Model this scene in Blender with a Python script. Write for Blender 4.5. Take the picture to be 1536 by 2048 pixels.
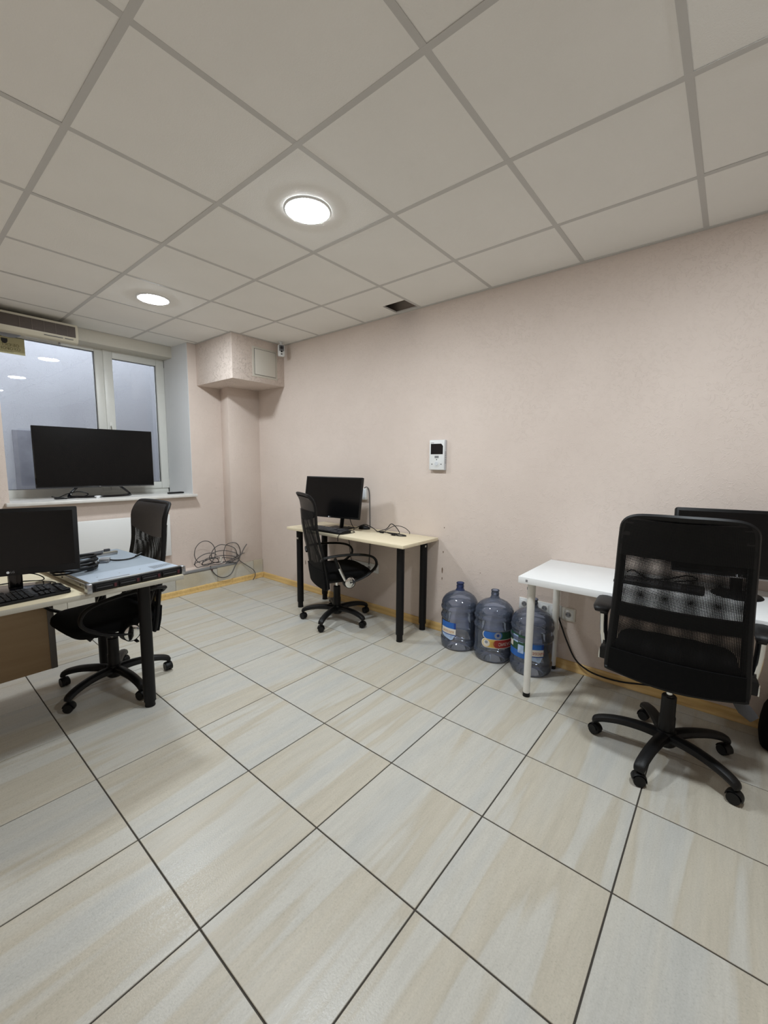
import bpy, bmesh, math, random
from mathutils import Vector, Matrix
random.seed(7)
PI = math.pi
for o in list(bpy.data.objects): bpy.data.objects.remove(o, do_unlink=True)
SC = bpy.context.scene
COL = SC.collection

# ------------------------------------------------------------------ camera
H = 1.369                      # camera height
HC = 2.596                     # ceiling height
XW = 2.871                     # long pink wall
YW = 4.49                      # window wall
F_PX, YAW, PITCH, ROLL = 837.83, 0.8790, -0.1160, 0.0095
fwd = Vector((math.sin(YAW)*math.cos(PITCH), math.cos(YAW)*math.cos(PITCH), math.sin(PITCH)))
rgt = Vector((math.cos(YAW), -math.sin(YAW), 0)); upv = rgt.cross(fwd)
r2 = math.cos(ROLL)*rgt + math.sin(ROLL)*upv; u2 = -math.sin(ROLL)*rgt + math.cos(ROLL)*upv
cd = bpy.data.cameras.new('camera'); cam = bpy.data.objects.new('camera', cd); COL.objects.link(cam)
cd.sensor_fit = 'HORIZONTAL'; cd.sensor_width = 36.0; cd.lens = F_PX/1536*36; cd.clip_start = 0.02
cam.matrix_world = Matrix(((r2.x, u2.x, -fwd.x, 0), (r2.y, u2.y, -fwd.y, 0), (r2.z, u2.z, -fwd.z, H), (0, 0, 0, 1)))
SC.camera = cam

# ------------------------------------------------------------------ world, exposure
w = bpy.data.worlds.new('overcast_sky'); SC.world = w; w.use_nodes = True
w.node_tree.nodes['Background'].inputs[0].default_value = (0.86, 0.90, 1.0, 1)
w.node_tree.nodes['Background'].inputs[1].default_value = 1.75
SC.view_settings.view_transform = 'Standard'; SC.view_settings.look = 'None'
SC.view_settings.gamma = 1; SC.view_settings.use_curve_mapping = False
SC.view_settings.exposure = 2.17
LAMP_STRENGTH = 62.0
LAMP_COLOR = (0.89, 0.965, 1.015, 1)

# ------------------------------------------------------------------ materials
def lin(c):
    return tuple(((v/255)/12.92 if v/255 <= .04045 else ((v/255+.055)/1.055)**2.4) for v in c)
MATS = {}
def base_mat(name):
    m = bpy.data.materials.new(name); m.use_nodes = True; MATS[name] = m
    nt = m.node_tree; return m, nt, nt.nodes['Principled BSDF']
def N(nt, t, **kw):
    n = nt.nodes.new(t)
    for k, v in kw.items(): setattr(n, k, v)
    return n
def mat(name, rgb, rough=.5, metal=0, spec=.5, var=0, vscale=8, bump=0, bscale=60, coat=0, emit=None):
    m, nt, b = base_mat(name); c = lin(rgb)
    b.inputs['Base Color'].default_value = (*c, 1); b.inputs['Roughness'].default_value = rough
    b.inputs['Metallic'].default_value = metal; b.inputs['Specular IOR Level'].default_value = spec
    b.inputs['Coat Weight'].default_value = coat
    tc = N(nt, 'ShaderNodeTexCoord')
    if var:
        no = N(nt, 'ShaderNodeTexNoise'); no.inputs['Scale'].default_value = vscale; no.inputs['Detail'].default_value = 4
        nt.links.new(tc.outputs['Object'], no.inputs['Vector'])
        mr = N(nt, 'ShaderNodeMapRange'); mr.inputs[1].default_value = .3; mr.inputs[2].default_value = .7
        mr.inputs[3].default_value = 1-var; mr.inputs[4].default_value = 1+var
        nt.links.new(no.outputs[0], mr.inputs[0])
        mx = N(nt, 'ShaderNodeMix', data_type='RGBA', blend_type='MULTIPLY'); mx.inputs[0].default_value = 1
        mx.inputs[6].default_value = (*c, 1); nt.links.new(mr.outputs[0], mx.inputs[7])
        nt.links.new(mx.outputs[2], b.inputs['Base Color'])
    if bump:
        n2 = N(nt, 'ShaderNodeTexNoise'); n2.inputs['Scale'].default_value = bscale; n2.inputs['Detail'].default_value = 3
        nt.links.new(tc.outputs['Object'], n2.inputs['Vector'])
        bp = N(nt, 'ShaderNodeBump'); bp.inputs['Strength'].default_value = bump; bp.inputs['Distance'].default_value = .004
        nt.links.new(n2.outputs[0], bp.inputs['Height']); nt.links.new(bp.outputs[0], b.inputs['Normal'])
    if emit:
        b.inputs['Emission Color'].default_value = (*emit[0][:3], 1); b.inputs['Emission Strength'].default_value = emit[1]
    return m

def wall_mat(name, rgb, bump=.55):
    """painted wallpaper: blotchy tone, fine stipple and short worm-like ridges"""
    m, nt, b = base_mat(name); c = lin(rgb); L = nt.links.new
    b.inputs['Roughness'].default_value = .62; b.inputs['Specular IOR Level'].default_value = .25
    tc = N(nt, 'ShaderNodeTexCoord')
    big = N(nt, 'ShaderNodeTexNoise'); big.inputs['Scale'].default_value = 1.6; big.inputs['Detail'].default_value = 5
    L(tc.outputs['Object'], big.inputs['Vector'])
    cr = N(nt, 'ShaderNodeValToRGB'); e = cr.color_ramp.elements
    e[0].position = .3; e[0].color = (c[0]*.95, c[1]*.94, c[2]*.935, 1); e[1].position = .7; e[1].color = (c[0]*1.03, c[1]*1.03, c[2]*1.03, 1)
    L(big.outputs[0], cr.inputs[0]); L(cr.outputs[0], b.inputs['Base Color'])
    st = N(nt, 'ShaderNodeTexNoise'); st.inputs['Scale'].default_value = 170; st.inputs['Detail'].default_value = 2
    L(tc.outputs['Object'], st.inputs['Vector'])
    wo = N(nt, 'ShaderNodeTexNoise'); wo.inputs['Scale'].default_value = 38; wo.inputs['Detail'].default_value = 1; wo.inputs['Distortion'].default_value = 1.4
    L(tc.outputs['Object'], wo.inputs['Vector'])
    rm = N(nt, 'ShaderNodeValToRGB'); q = rm.color_ramp.elements
    q[0].position = .56; q[0].color = (0, 0, 0, 1); q[1].position = .62; q[1].color = (1, 1, 1, 1)
    q2 = rm.color_ramp.elements.new(.68); q2.color = (.1, .1, .1, 1)
    L(wo.outputs[0], rm.inputs[0])
    pa = N(nt, 'ShaderNodeTexNoise'); pa.inputs['Scale'].default_value = 5
    L(tc.outputs['Object'], pa.inputs['Vector'])
    mu = N(nt, 'ShaderNodeMath', operation='MULTIPLY'); L(rm.outputs[0], mu.inputs[0]); L(pa.outputs[0], mu.inputs[1])
    ad = N(nt, 'ShaderNodeMath', operation='MULTIPLY_ADD'); L(st.outputs[0], ad.inputs[0]); ad.inputs[1].default_value = .35; L(mu.outputs[0], ad.inputs[2])
    bp = N(nt, 'ShaderNodeBump'); bp.inputs['Strength'].default_value = bump; bp.inputs['Distance'].default_value = .003
    L(ad.outputs[0], bp.inputs['Height']); L(bp.outputs[0], b.inputs['Normal'])
    return m

def tile_mat(name, light, warm, grey, rough=.32, seed_mul=37.0):
    """stoneware tile: long streaks along local X, offset per tile"""
    m, nt, b = base_mat(name); L = nt.links.new
    b.inputs['Roughness'].default_value = rough; b.inputs['Specular IOR Level'].default_value = .35
    tc = N(nt, 'ShaderNodeTexCoord'); oi = N(nt, 'ShaderNodeObjectInfo')
    off = N(nt, 'ShaderNodeVectorMath', operation='SCALE'); off.inputs[0].default_value = (1, 1.7, .6)
    mm = N(nt, 'ShaderNodeMath', operation='MULTIPLY'); L(oi.outputs['Random'], mm.inputs[0]); mm.inputs[1].default_value = seed_mul
    L(mm.outputs[0], off.inputs['Scale'])
    va = N(nt, 'ShaderNodeVectorMath', operation='ADD'); L(tc.outputs['Object'], va.inputs[0]); L(off.outputs[0], va.inputs[1])
    mp = N(nt, 'ShaderNodeMapping'); mp.inputs['Scale'].default_value = (.42, 5.6, 1); mp.inputs['Rotation'].default_value = (0, 0, .06)
    L(va.outputs[0], mp.inputs['Vector'])
    n1 = N(nt, 'ShaderNodeTexNoise'); n1.inputs['Scale'].default_value = 1.25; n1.inputs['Detail'].default_value = 3; n1.inputs['Roughness'].default_value = .48; n1.inputs['Distortion'].default_value = .12
    L(mp.outputs[0], n1.inputs['Vector'])
    cr = N(nt, 'ShaderNodeValToRGB'); e = cr.color_ramp.elements
    e[0].position = .36; e[0].color = (*lin(grey), 1); e[1].position = .60; e[1].color = (*lin(warm), 1)
    for p_, c_ in ((.45, light), (.495, light), (.535, tuple(int(v*.975) for v in warm)), (.575, warm)):
        e2 = cr.color_ramp.elements.new(p_); e2.color = (*lin(c_), 1)
    e = cr.color_ramp.elements; e[len(e)-1].position = .68; e[len(e)-1].color = (*lin(tuple((a+b)//2 for a, b in zip(warm, light))), 1)
    L(n1.outputs[0], cr.inputs[0])
    n2 = N(nt, 'ShaderNodeTexNoise'); n2.inputs['Scale'].default_value = 3.2; n2.inputs['Detail'].default_value = 8; n2.inputs['Roughness'].default_value = .75
    mp2 = N(nt, 'ShaderNodeMapping'); mp2.inputs['Scale'].default_value = (1.5, 12, 1); L(va.outputs[0], mp2.inputs['Vector']); L(mp2.outputs[0], n2.inputs['Vector'])
    mr = N(nt, 'ShaderNodeMapRange'); mr.inputs[1].default_value = .3; mr.inputs[2].default_value = .7; mr.inputs[3].default_value = .91; mr.inputs[4].default_value = 1.06
    L(n2.outputs[0], mr.inputs[0])
    n3 = N(nt, 'ShaderNodeTexNoise'); n3.inputs['Scale'].default_value = 190; n3.inputs['Detail'].default_value = 3; L(va.outputs[0], n3.inputs['Vector'])
    mr3 = N(nt, 'ShaderNodeMapRange'); mr3.inputs[1].default_value = .25; mr3.inputs[2].default_value = .75; mr3.inputs[3].default_value = .93; mr3.inputs[4].default_value = 1.07
    L(n3.outputs[0], mr3.inputs[0])
    mm2 = N(nt, 'ShaderNodeMath', operation='MULTIPLY'); L(mr.outputs[0], mm2.inputs[0]); L(mr3.outputs[0], mm2.inputs[1])
    mx = N(nt, 'ShaderNodeMix', data_type='RGBA', blend_type='MULTIPLY'); mx.inputs[0].default_value = 1
    L(cr.outputs[0], mx.inputs[6]); L(mm2.outputs[0], mx.inputs[7]); L(mx.outputs[2], b.inputs['Base Color'])
    rr = N(nt, 'ShaderNodeMapRange'); rr.inputs[1].default_value = .3; rr.inputs[2].default_value = .7; rr.inputs[3].default_value = rough-.06; rr.inputs[4].default_value = rough+.12
    L(n3.outputs[0], rr.inputs[0]); L(rr.outputs[0], b.inputs['Roughness'])
    bp = N(nt, 'ShaderNodeBump'); bp.inputs['Strength'].default_value = .18; bp.inputs['Distance'].default_value = .002
    L(n3.outputs[0], bp.inputs['Height']); L(bp.outputs[0], b.inputs['Normal'])
    return m

def wood_mat(name, c1, c2, rough=.4, axis=1, scale=6):
    m, nt, b = base_mat(name); L = nt.links.new
    b.inputs['Roughness'].default_value = rough
    tc = N(nt, 'ShaderNodeTexCoord'); mp = N(nt, 'ShaderNodeMapping')
    s = [12, 12, 12]; s[axis] = .8; mp.inputs['Scale'].default_value = s
    L(tc.outputs['Object'], mp.inputs['Vector'])
    n = N(nt, 'ShaderNodeTexNoise'); n.inputs['Scale'].default_value = scale; n.inputs['Detail'].default_value = 5; n.inputs['Distortion'].default_value = .6
    L(mp.outputs[0], n.inputs['Vector'])
    cr = N(nt, 'ShaderNodeValToRGB'); e = cr.color_ramp.elements
    e[0].position = .3; e[0].color = (*lin(c1), 1); e[1].position = .72; e[1].color = (*lin(c2), 1)
    L(n.outputs[0], cr.inputs[0]); L(cr.outputs[0], b.inputs['Base Color'])
    return m

def fabric_net(name, rgb, pitch, hole):
    """woven net: round holes on a staggered lattice, in the sheet's own UVs (metres)"""
    m, nt, b = base_mat(name); L = nt.links.new
    b.inputs['Base Color'].default_value = (*lin(rgb), 1); b.inputs['Roughness'].default_value = .7; b.inputs['Specular IOR Level'].default_value = .2
    out = nt.nodes['Material Output']
    uv = N(nt, 'ShaderNodeUVMap'); sp = N(nt, 'ShaderNodeSeparateXYZ'); L(uv.outputs[0], sp.inputs[0])
    k = PI/pitch
    ss = []
    for i in (0, 1):
        a = N(nt, 'ShaderNodeMath', operation='MULTIPLY'); L(sp.outputs[i], a.inputs[0]); a.inputs[1].default_value = k
        s_ = N(nt, 'ShaderNodeMath', operation='COSINE'); L(a.outputs[0], s_.inputs[0]); ss.append(s_)
    mu = N(nt, 'ShaderNodeMath', operation='MULTIPLY'); L(ss[0].outputs[0], mu.inputs[0]); L(ss[1].outputs[0], mu.inputs[1])
    ab = N(nt, 'ShaderNodeMath', operation='ABSOLUTE'); L(mu.outputs[0], ab.inputs[0])
    gt = N(nt, 'ShaderNodeMath', operation='GREATER_THAN'); L(ab.outputs[0], gt.inputs[0]); gt.inputs[1].default_value = hole
    tr = N(nt, 'ShaderNodeBsdfTransparent'); mx = N(nt, 'ShaderNodeMixShader')
    L(gt.outputs[0], mx.inputs[0]); L(b.outputs[0], mx.inputs[1]); L(tr.outputs[0], mx.inputs[2]); L(mx.outputs[0], out.inputs[0])
    return m

def glass_mat(name, tint, diff=None, dmix=0, rough=0.0, ior=1.5):
    m = bpy.data.materials.new(name); m.use_nodes = True; nt = m.node_tree; L = nt.links.new; MATS[name] = m
    nt.nodes.remove(nt.nodes['Principled BSDF']); out = nt.nodes['Material Output']
    tr = N(nt, 'ShaderNodeBsdfTransparent'); tr.inputs[0].default_value = (*tint, 1)
    gl = N(nt, 'ShaderNodeBsdfGlossy'); gl.inputs['Roughness'].default_value = rough
    fr = N(nt, 'ShaderNodeFresnel'); fr.inputs['IOR'].default_value = ior
    cur = tr
    if diff:
        df = N(nt, 'ShaderNodeBsdfDiffuse'); df.inputs[0].default_value = (*diff, 1)
        m1 = N(nt, 'ShaderNodeMixShader'); m1.inputs[0].default_value = dmix; L(tr.outputs[0], m1.inputs[1]); L(df.outputs[0], m1.inputs[2]); cur = m1
    m2 = N(nt, 'ShaderNodeMixShader'); L(fr.outputs[0], m2.inputs[0]); L(cur.outputs[0], m2.inputs[1]); L(gl.outputs[0], m2.inputs[2])
    L(m2.outputs[0], out.inputs[0])
    return m

M_PINK = wall_mat('pink_paint', (217, 203, 193))
M_PINKROUGH = wall_mat('pink_paint_rough', (217, 203, 193), 1.3)
M_REVEAL = mat('white_reveal_paint', (214, 215, 216), .7, bump=.25, bscale=120)
M_LINTEL = mat('cream_plaster', (205, 200, 188), .8, bump=.35, bscale=50)
M_CTILE = mat('ceiling_tile_board', (240, 238, 233), .85, spec=.2, var=.015, vscale=3, bump=.25, bscale=220)
M_CGRID = mat('ceiling_grid_metal', (200, 198, 194), .5, spec=.35)
M_PLENUM = mat('dark_plenum', (60, 56, 52), .9)
M_FTILE = tile_mat('stoneware_floor_tile', (189, 186, 177), (186, 179, 164), (183, 182, 176))
M_STILE = tile_mat('stoneware_skirting_tile', (200, 196, 184), (198, 188, 166), (186, 184, 176), .4)
M_GROUT = mat('dark_grout', (66, 61, 55), .9, bump=.4, bscale=300)
M_SKIRT = wood_mat('honey_wood_skirting', (204, 168, 104), (224, 190, 128), .35, 1, 4)
M_PVC = mat('white_pvc', (216, 216, 210), .38, var=.02)
M_SILL = mat('white_marbled_sill', (220, 218, 214), .22, var=.06, vscale=14)
M_GASKET = mat('black_rubber', (22, 22, 24), .7)
M_GLASS = glass_mat('window_glass', (.95, .97, .97))
M_OUTWALL = wall_mat('weathered_render', (158, 159, 163), .7)
M_OUTDARK = mat('damp_concrete', (112, 112, 118), .9, var=.3, vscale=4, bump=.5, bscale=20)
M_BLACKP = mat('black_plastic', (11, 11, 12), .46, spec=.32, bump=.1, bscale=400)
M_BLACKM = mat('black_satin', (9, 9, 11), .5, spec=.3)
M_GLOSSB = mat('gloss_black', (12, 12, 16), .08)
M_SCREEN = mat('dark_matte_screen', (9, 9, 10), .22, spec=.3)
M_BEZEL = mat('black_bezel', (10, 10, 11), .4, spec=.3)
M_LEATHER = mat('black_leatherette', (15, 14, 15), .38, spec=.35, bump=.2, bscale=260)
M_FABRIC = mat('black_woven_fabric', (8, 8, 9), .85, spec=.15, bump=.4, bscale=500)
M_NET = fabric_net('black_net_fabric', (9, 9, 10), .0052, .50)
M_NETFINE = fabric_net('black_fine_net_fabric', (9, 9, 10), .0046, .70)
M_CHROME = mat('chrome', (225, 225, 222), .12, metal=1)
M_STEEL = mat('brushed_steel', (178, 180, 184), .3, metal=1)
M_WHITEP = mat('white_plastic', (226, 227, 226), .35)
M_OFFWHITE = mat('off_white_plastic', (214, 210, 200), .45)
M_GREYP = mat('grey_plastic', (128, 128, 130), .45)
M_DGREY = mat('dark_grey_plastic', (62, 62, 65), .5)
M_WTABLE = mat('white_laminate', (233, 234, 234), .35, var=.01)
M_WLEG = mat('white_powder_steel', (222, 220, 213), .35, var=.03, vscale=30)
M_BEECH = wood_mat('pale_beech_laminate', (221, 207, 176), (229, 217, 190), .38, 1, 3)
M_BEECHX = wood_mat('cream_laminate', (214, 202, 172), (224, 213, 184), .4, 0, 3)
M_EDGE = mat('grey_edge_band', (172, 168, 156), .5)
M_PANEL = wood_mat('tan_panel', (176, 150, 116), (186, 160, 126), .55, 0, 2)
M_PANEDGE = mat('grey_panel_edge', (112, 108, 104), .55)
M_SERVER = mat('galvanised_lid', (186, 197, 210), .36, metal=.35, var=.05, vscale=5)
M_SERVDK = mat('galvanised_lid_rear', (156, 166, 176), .42, metal=.35, var=.06, vscale=5)
M_RAIL = mat('zinc_rail', (165, 160, 148), .4, metal=.8, var=.08, vscale=20)
M_MAROON = mat('maroon_latch', (66, 18, 28), .4)
M_LAMP = mat('lit_diffuser', (255, 255, 255), .5, emit=(LAMP_COLOR, LAMP_STRENGTH))
M_JUG = glass_mat('blue_tinted_polycarbonate', (.74, .79, .90), (.34, .41, .58), .16, .025, 1.7)
M_JUGNECK = glass_mat('deep_blue_polycarbonate', (.42, .48, .70), (.06, .10, .30), .25, .04, 1.58)
M_LBLUE = mat('label_blue', (36, 98, 178), .4)
M_LDBLUE = mat('label_deep_blue', (20, 62, 140), .4)
M_LSKY = mat('label_pale_blue', (168, 190, 222), .4, var=.25, vscale=40)
M_LWHITE = mat('label_white', (222, 216, 205), .4)
M_LRED = mat('label_red', (158, 42, 34), .4)
M_LORANGE = mat('label_orange', (208, 150, 80), .4)
M_LYEL = mat('label_yellow', (218, 184, 92), .4)
M_LGREEN = mat('label_dark_green', (28, 74, 48), .4)
M_LGREY = mat('label_grey', (140, 146, 160), .4, var=.2, vscale=60)
M_SIGN = mat('yellow_paper', (210, 203, 160), .7)
M_SIGNINK = mat('faded_ink', (120, 112, 72), .7)
M_INTCG = mat('silver_grey_plastic', (206, 209, 213), .35)
M_ACBODY = mat('aged_cream_plastic', (196, 188, 168), .5, var=.03)
M_ACGRILLE = mat('dark_brown_grille', (78, 66, 56), .6)
M_ACDIV = mat('brown_grille_rib', (104, 92, 80), .6)
M_GREYCABLE = mat('grey_cable', (78, 76, 75), .55)
M_TRAY = mat('grey_trunking', (142, 144, 146), .4, metal=.3)
M_PIPE = mat('dusty_duct', (58, 55, 52), .7, var=.3, vscale=20)
M_CHIP = mat('bare_plaster', (112, 92, 72), .9)
M_TAPE = mat('white_tag', (216, 214, 206), .6)

# ------------------------------------------------------------------ mesh helpers
class MB:
    def __init__(s): s.v = []; s.f = []; s.uv = None
    def _add(s, vs, fs):
        n = len(s.v); s.v += [tuple(p) for p in vs]; s.f += [tuple(i+n for i in f) for f in fs]; return s
    def box(s, x0, x1, y0, y1, z0, z1):
        return s._add([(x0,y0,z0),(x1,y0,z0),(x1,y1,z0),(x0,y1,z0),(x0,y0,z1),(x1,y0,z1),(x1,y1,z1),(x0,y1,z1)],
                      [(0,3,2,1),(4,5,6,7),(0,1,5,4),(1,2,6,5),(2,3,7,6),(3,0,4,7)])
    def cyl(s, p0, p1, r0, r1=None, n=20, caps=True):
        r1 = r0 if r1 is None else r1; a = Vector(p0); b = Vector(p1); d = (b-a).normalized()
        t = Vector((1,0,0)) if abs(d.x) < .8 else Vector((0,1,0)); e1 = d.cross(t).normalized(); e2 = d.cross(e1)
        vs = []
        for c, r in ((a, r0), (b, r1)):
            for i in range(n):
                an = 2*PI*i/n; vs.append(c + e1*math.cos(an)*r + e2*math.sin(an)*r)
        fs = [(i, n+i, n+(i+1) % n, (i+1) % n) for i in range(n)]
        if caps: fs += [tuple(range(n)), tuple(reversed(range(n, 2*n)))]
        return s._add(vs, fs)
    def lathe(s, prof, n=40, c=(0,0,0), cap0=False, cap1=False):
        vs = []; m = len(prof)
        for r, z in prof:
            for i in range(n):
                a = 2*PI*i/n; vs.append((c[0]+r*math.cos(a), c[1]+r*math.sin(a), c[2]+z))
        fs = [(j*n+i, j*n+(i+1) % n, (j+1)*n+(i+1) % n, (j+1)*n+i) for j in range(m-1) for i in range(n)]
        if cap0: fs.append(tuple(reversed(range(n))))
        if cap1: fs.append(tuple(range((m-1)*n, m*n)))
        return s._add(vs, fs)
    def prism(s, poly, z0, z1, fn=None):
        n = len(poly); vs = [(x, y, z0) for x, y in poly] + [(x, y, z1) for x, y in poly]
        if fn: vs = [fn(*p) for p in vs]
        return s._add(vs, [tuple(reversed(range(n))), tuple(range(n, 2*n))] + [(i, (i+1) % n, n+(i+1) % n, n+i) for i in range(n)])
    def tube(s, pts, r, n=8, sub=6, closed=False, flat=1.0, axis=None, smooth=True):
        P = [Vector(p) for p in pts]
        rs = r if isinstance(r, (list, tuple)) else [r]*len(P)
        if smooth and len(P) > 2: P, rs = spline(P, rs, sub, closed)
        m = len(P); frames = []; prev = None
        for i in range(m):
            a = P[(i-1) % m] if (closed or i) else P[i]; b = P[(i+1) % m] if (closed or i < m-1) else P[i]
            d = (b-a)
            d = d.normalized() if d.length > 1e-9 else Vector((0,0,1))
            if axis is not None:
                e1 = Vector(axis) - d*d.dot(Vector(axis)); e1.normalize()
            elif prev is None:
                t = Vector((0,0,1)) if abs(d.z) < .9 else Vector((1,0,0)); e1 = d.cross(t).normalized()
            else:
                e1 = prev - d*d.dot(prev); e1 = e1.normalized() if e1.length > 1e-6 else d.orthogonal().normalized()
            prev = e1; frames.append((P[i], e1, d.cross(e1)))
        vs = []
        for (c, e1, e2), rr in zip(frames, rs):
            rw, rh = rr if isinstance(rr, tuple) else (rr*flat, rr)
            for k in range(n):
                an = 2*PI*k/n; vs.append(c + e1*math.cos(an)*rw + e2*math.sin(an)*rh)
        mm = m if closed else m-1
        fs = [(i*n+k, i*n+(k+1) % n, ((i+1) % m)*n+(k+1) % n, ((i+1) % m)*n+k) for i in range(mm) for k in range(n)]
        if not closed: fs += [tuple(reversed(range(n))), tuple(range((m-1)*n, m*n))]
        return s._add(vs, fs)
    def grid(s, fn, nu, nv, uvfn=None, thick=0):
        """open sheet fn(u,v)->point; with thick>0 closed slab along fn normals"""
        vs = [Vector(fn(i/nu, j/nv)) for j in range(nv+1) for i in range(nu+1)]
        idx = lambda i, j: j*(nu+1)+i
        fs = [(idx(i,j), idx(i+1,j), idx(i+1,j+1), idx(i,j+1)) for j in range(nv) for i in range(nu)]
        if thick:
            ns = []
            for j in range(nv+1):
                for i in range(nu+1):
                    du = vs[idx(min(i+1,nu),j)]-vs[idx(max(i-1,0),j)]; dv = vs[idx(i,min(j+1,nv))]-vs[idx(i,max(j-1,0))]
                    ns.append(du.cross(dv).normalized())
            k = len(vs); vs = vs + [p - q*thick for p, q in zip(vs, ns)]
            fs = fs + [tuple(reversed([a+k for a in f])) for f in fs]
            rim = [idx(i,0) for i in range(nu+1)] + [idx(nu,j) for j in range(1,nv+1)] + [idx(i,nv) for i in range(nu-1,-1,-1)] + [idx(0,j) for j in range(nv-1,0,-1)]
            fs += [(rim[a], rim[a]+k, rim[(a+1) % len(rim)]+k, rim[(a+1) % len(rim)]) for a in range(len(rim))]
        if uvfn: s.uv = (len(s.v), [uvfn(i/nu, j/nv) for j in range(nv+1) for i in range(nu+1)])
        return s._add(vs, fs)
    def mesh(s, name, bevel=0, seg=2, ang=35):
        me = bpy.data.meshes.new(name); me.from_pydata(s.v, [], s.f); me.update()
        if s.uv:
            ul = me.uv_layers.new(name='UVMap'); n0, co = s.uv
            for lp in me.loops:
                k = lp.vertex_index-n0
                if 0 <= k < len(co): ul.data[lp.index].uv = co[k]
        bm = bmesh.new(); bm.from_mesh(me)
        if not s.uv: bmesh.ops.recalc_face_normals(bm, faces=bm.faces)
        if bevel:
            es = [e for e in bm.edges if len(e.link_faces) == 2 and e.calc_face_angle(0) > math.radians(30)]
            bmesh.ops.bevel(bm, geom=es, offset=bevel, segments=seg, profile=.5, affect='EDGES', clamp_overlap=True)
        bm.to_mesh(me); bm.free()
        for p in me.polygons: p.use_smooth = True
        me.set_sharp_from_angle(angle=math.radians(ang))
        return me
    def build(s, name, m, parent=None, bevel=0, seg=2, ang=35):
        return link(name, s.mesh(name, bevel, seg, ang), m, parent)
def spline(P, rs, sub, closed):
    out = []; ro = []; n = len(P)
    rng = range(n) if closed else range(n-1)
    for i in rng:
        g = (lambda k: P[k % n]) if closed else (lambda k: P[min(max(k, 0), n-1)])
        p0, p1, p2, p3 = g(i-1), g(i), g(i+1), g(i+2)
        ra, rb = rs[i], rs[(i+1) % n]
        for j in range(sub):
            t = j/sub; t2 = t*t; t3 = t2*t
            out.append(.5*((2*p1)+(p2-p0)*t+(2*p0-5*p1+4*p2-p3)*t2+(3*p1-p0-3*p2+p3)*t3))
            ro.append((ra[0]+(rb[0]-ra[0])*t, ra[1]+(rb[1]-ra[1])*t) if isinstance(ra, tuple) else ra+(rb-ra)*t)
    if not closed: out.append(P[-1]); ro.append(rs[-1])
    return out, ro
def link(name, me, m, parent=None, loc=None, rot=None):
    o = bpy.data.objects.new(name, me); COL.objects.link(o)
    if m is not None:
        if not me.materials: me.materials.append(m)
        elif me.materials[0] != m:
            o.material_slots[0].link = 'OBJECT'; o.material_slots[0].material = m
    if parent: o.parent = parent
    if loc is not None: o.location = loc
    if rot is not None: o.rotation_euler = rot
    return o
def tag(o, label, cat, group=None):
    o['label'] = label; o['category'] = cat
    if group: o['group'] = group
    return o
def thing(name, label, cat, loc=(0,0,0), rotz=0, group=None):
    o = bpy.data.objects.new(name, None); COL.objects.link(o); o.empty_display_size = .05
    o.location = loc; o.rotation_euler = (0, 0, rotz)
    return tag(o, label, cat, group)
def struct(name, mb, m, label, bevel=0):
    o = mb.build(name, m, None, bevel); o['kind'] = 'structure'; o['label'] = label; return o
def copy_tree(o, parent=None):
    c = o.copy(); COL.objects.link(c); c.parent = parent
    for ch in list(o.children): copy_tree(ch, c)
    return c
def rrect(w, h, r, n=5, cx=0, cy=0):
    pts = []
    for sx, sy, a0 in ((1,1,0), (-1,1,90), (-1,-1,180), (1,-1,270)):
        for k in range(n+1):
            a = math.radians(a0+90*k/n); pts.append((cx+sx*(w/2-r)+r*math.cos(a), cy+sy*(h/2-r)+r*math.sin(a)))
    return pts
def text_flat(s, size):
    cu = bpy.data.curves.new('lettering', 'FONT'); cu.body = s; cu.size = size; cu.align_x = 'CENTER'; cu.align_y = 'CENTER'
    cu.resolution_u = 3
    o = bpy.data.objects.new('lettering', cu); COL.objects.link(o)
    dg = bpy.context.evaluated_depsgraph_get(); dg.update()
    me = o.evaluated_get(dg).to_mesh()
    v = [tuple(p.co) for p in me.vertices]; f = [tuple(p.vertices) for p in me.polygons]
    o.evaluated_get(dg).to_mesh_clear(); bpy.data.objects.remove(o, do_unlink=True); bpy.data.curves.remove(cu)
    return v, f
def lettering(name, s, size, m, parent, fn, fliprot=False, mirror=False):
    v, f = text_flat(s, size); mb = MB()
    if fliprot: v = [(-x, -y, z) for x, y, z in v]
    if mirror: v = [(-x, y, z) for x, y, z in v]
    mb._add([fn(x, y) for x, y, z in v], f)
    return mb.build(name, m, parent)
def cable(name, pts, r, m, parent=None, n=6, sub=6):
    return MB().tube(pts, r, n, sub).build(name, m, parent)

# ================================================================== THE ROOM
XL, YB = -.46, -2.3            # unseen left and rear walls
TX, TY, SX, SY = .9488, .6465, .4526, .4551
# floor: grout bed with one object per tile
fl = struct('floor', MB().box(XL, XW+.1, YB, YW+.1, -.05, -.004), M_GROUT, 'floor of beige streaked stoneware tiles with dark joints')
G = .0027
tile_cache = {}
def floor_tile(x0, x1, y0, y1):
    k = (round(x1-x0, 3), round(y1-y0, 3))
    if k not in tile_cache:
        hx, hy = (x1-x0)/2, (y1-y0)/2
        tile_cache[k] = MB().box(-hx, hx, -hy, hy, -.012, 0).mesh('tile', .0012, 1)
    o = link('tile', tile_cache[k], M_FTILE, fl, ((x0+x1)/2, (y0+y1)/2, random.uniform(-.0004, 0)))
for i in range(-4, 6):
    for j in range(-9, 10):
        x0, x1 = max(TX+SX*i, XL)+G, min(TX+SX*(i+1), XW-.004)-G
        y0, y1 = max(TY+SY*j, YB)+G, min(TY+SY*(j+1), 4.262)-G
        if x1-x0 < .02 or y1-y0 < .02: continue
        floor_tile(x0, x1, y0, y1)

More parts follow.
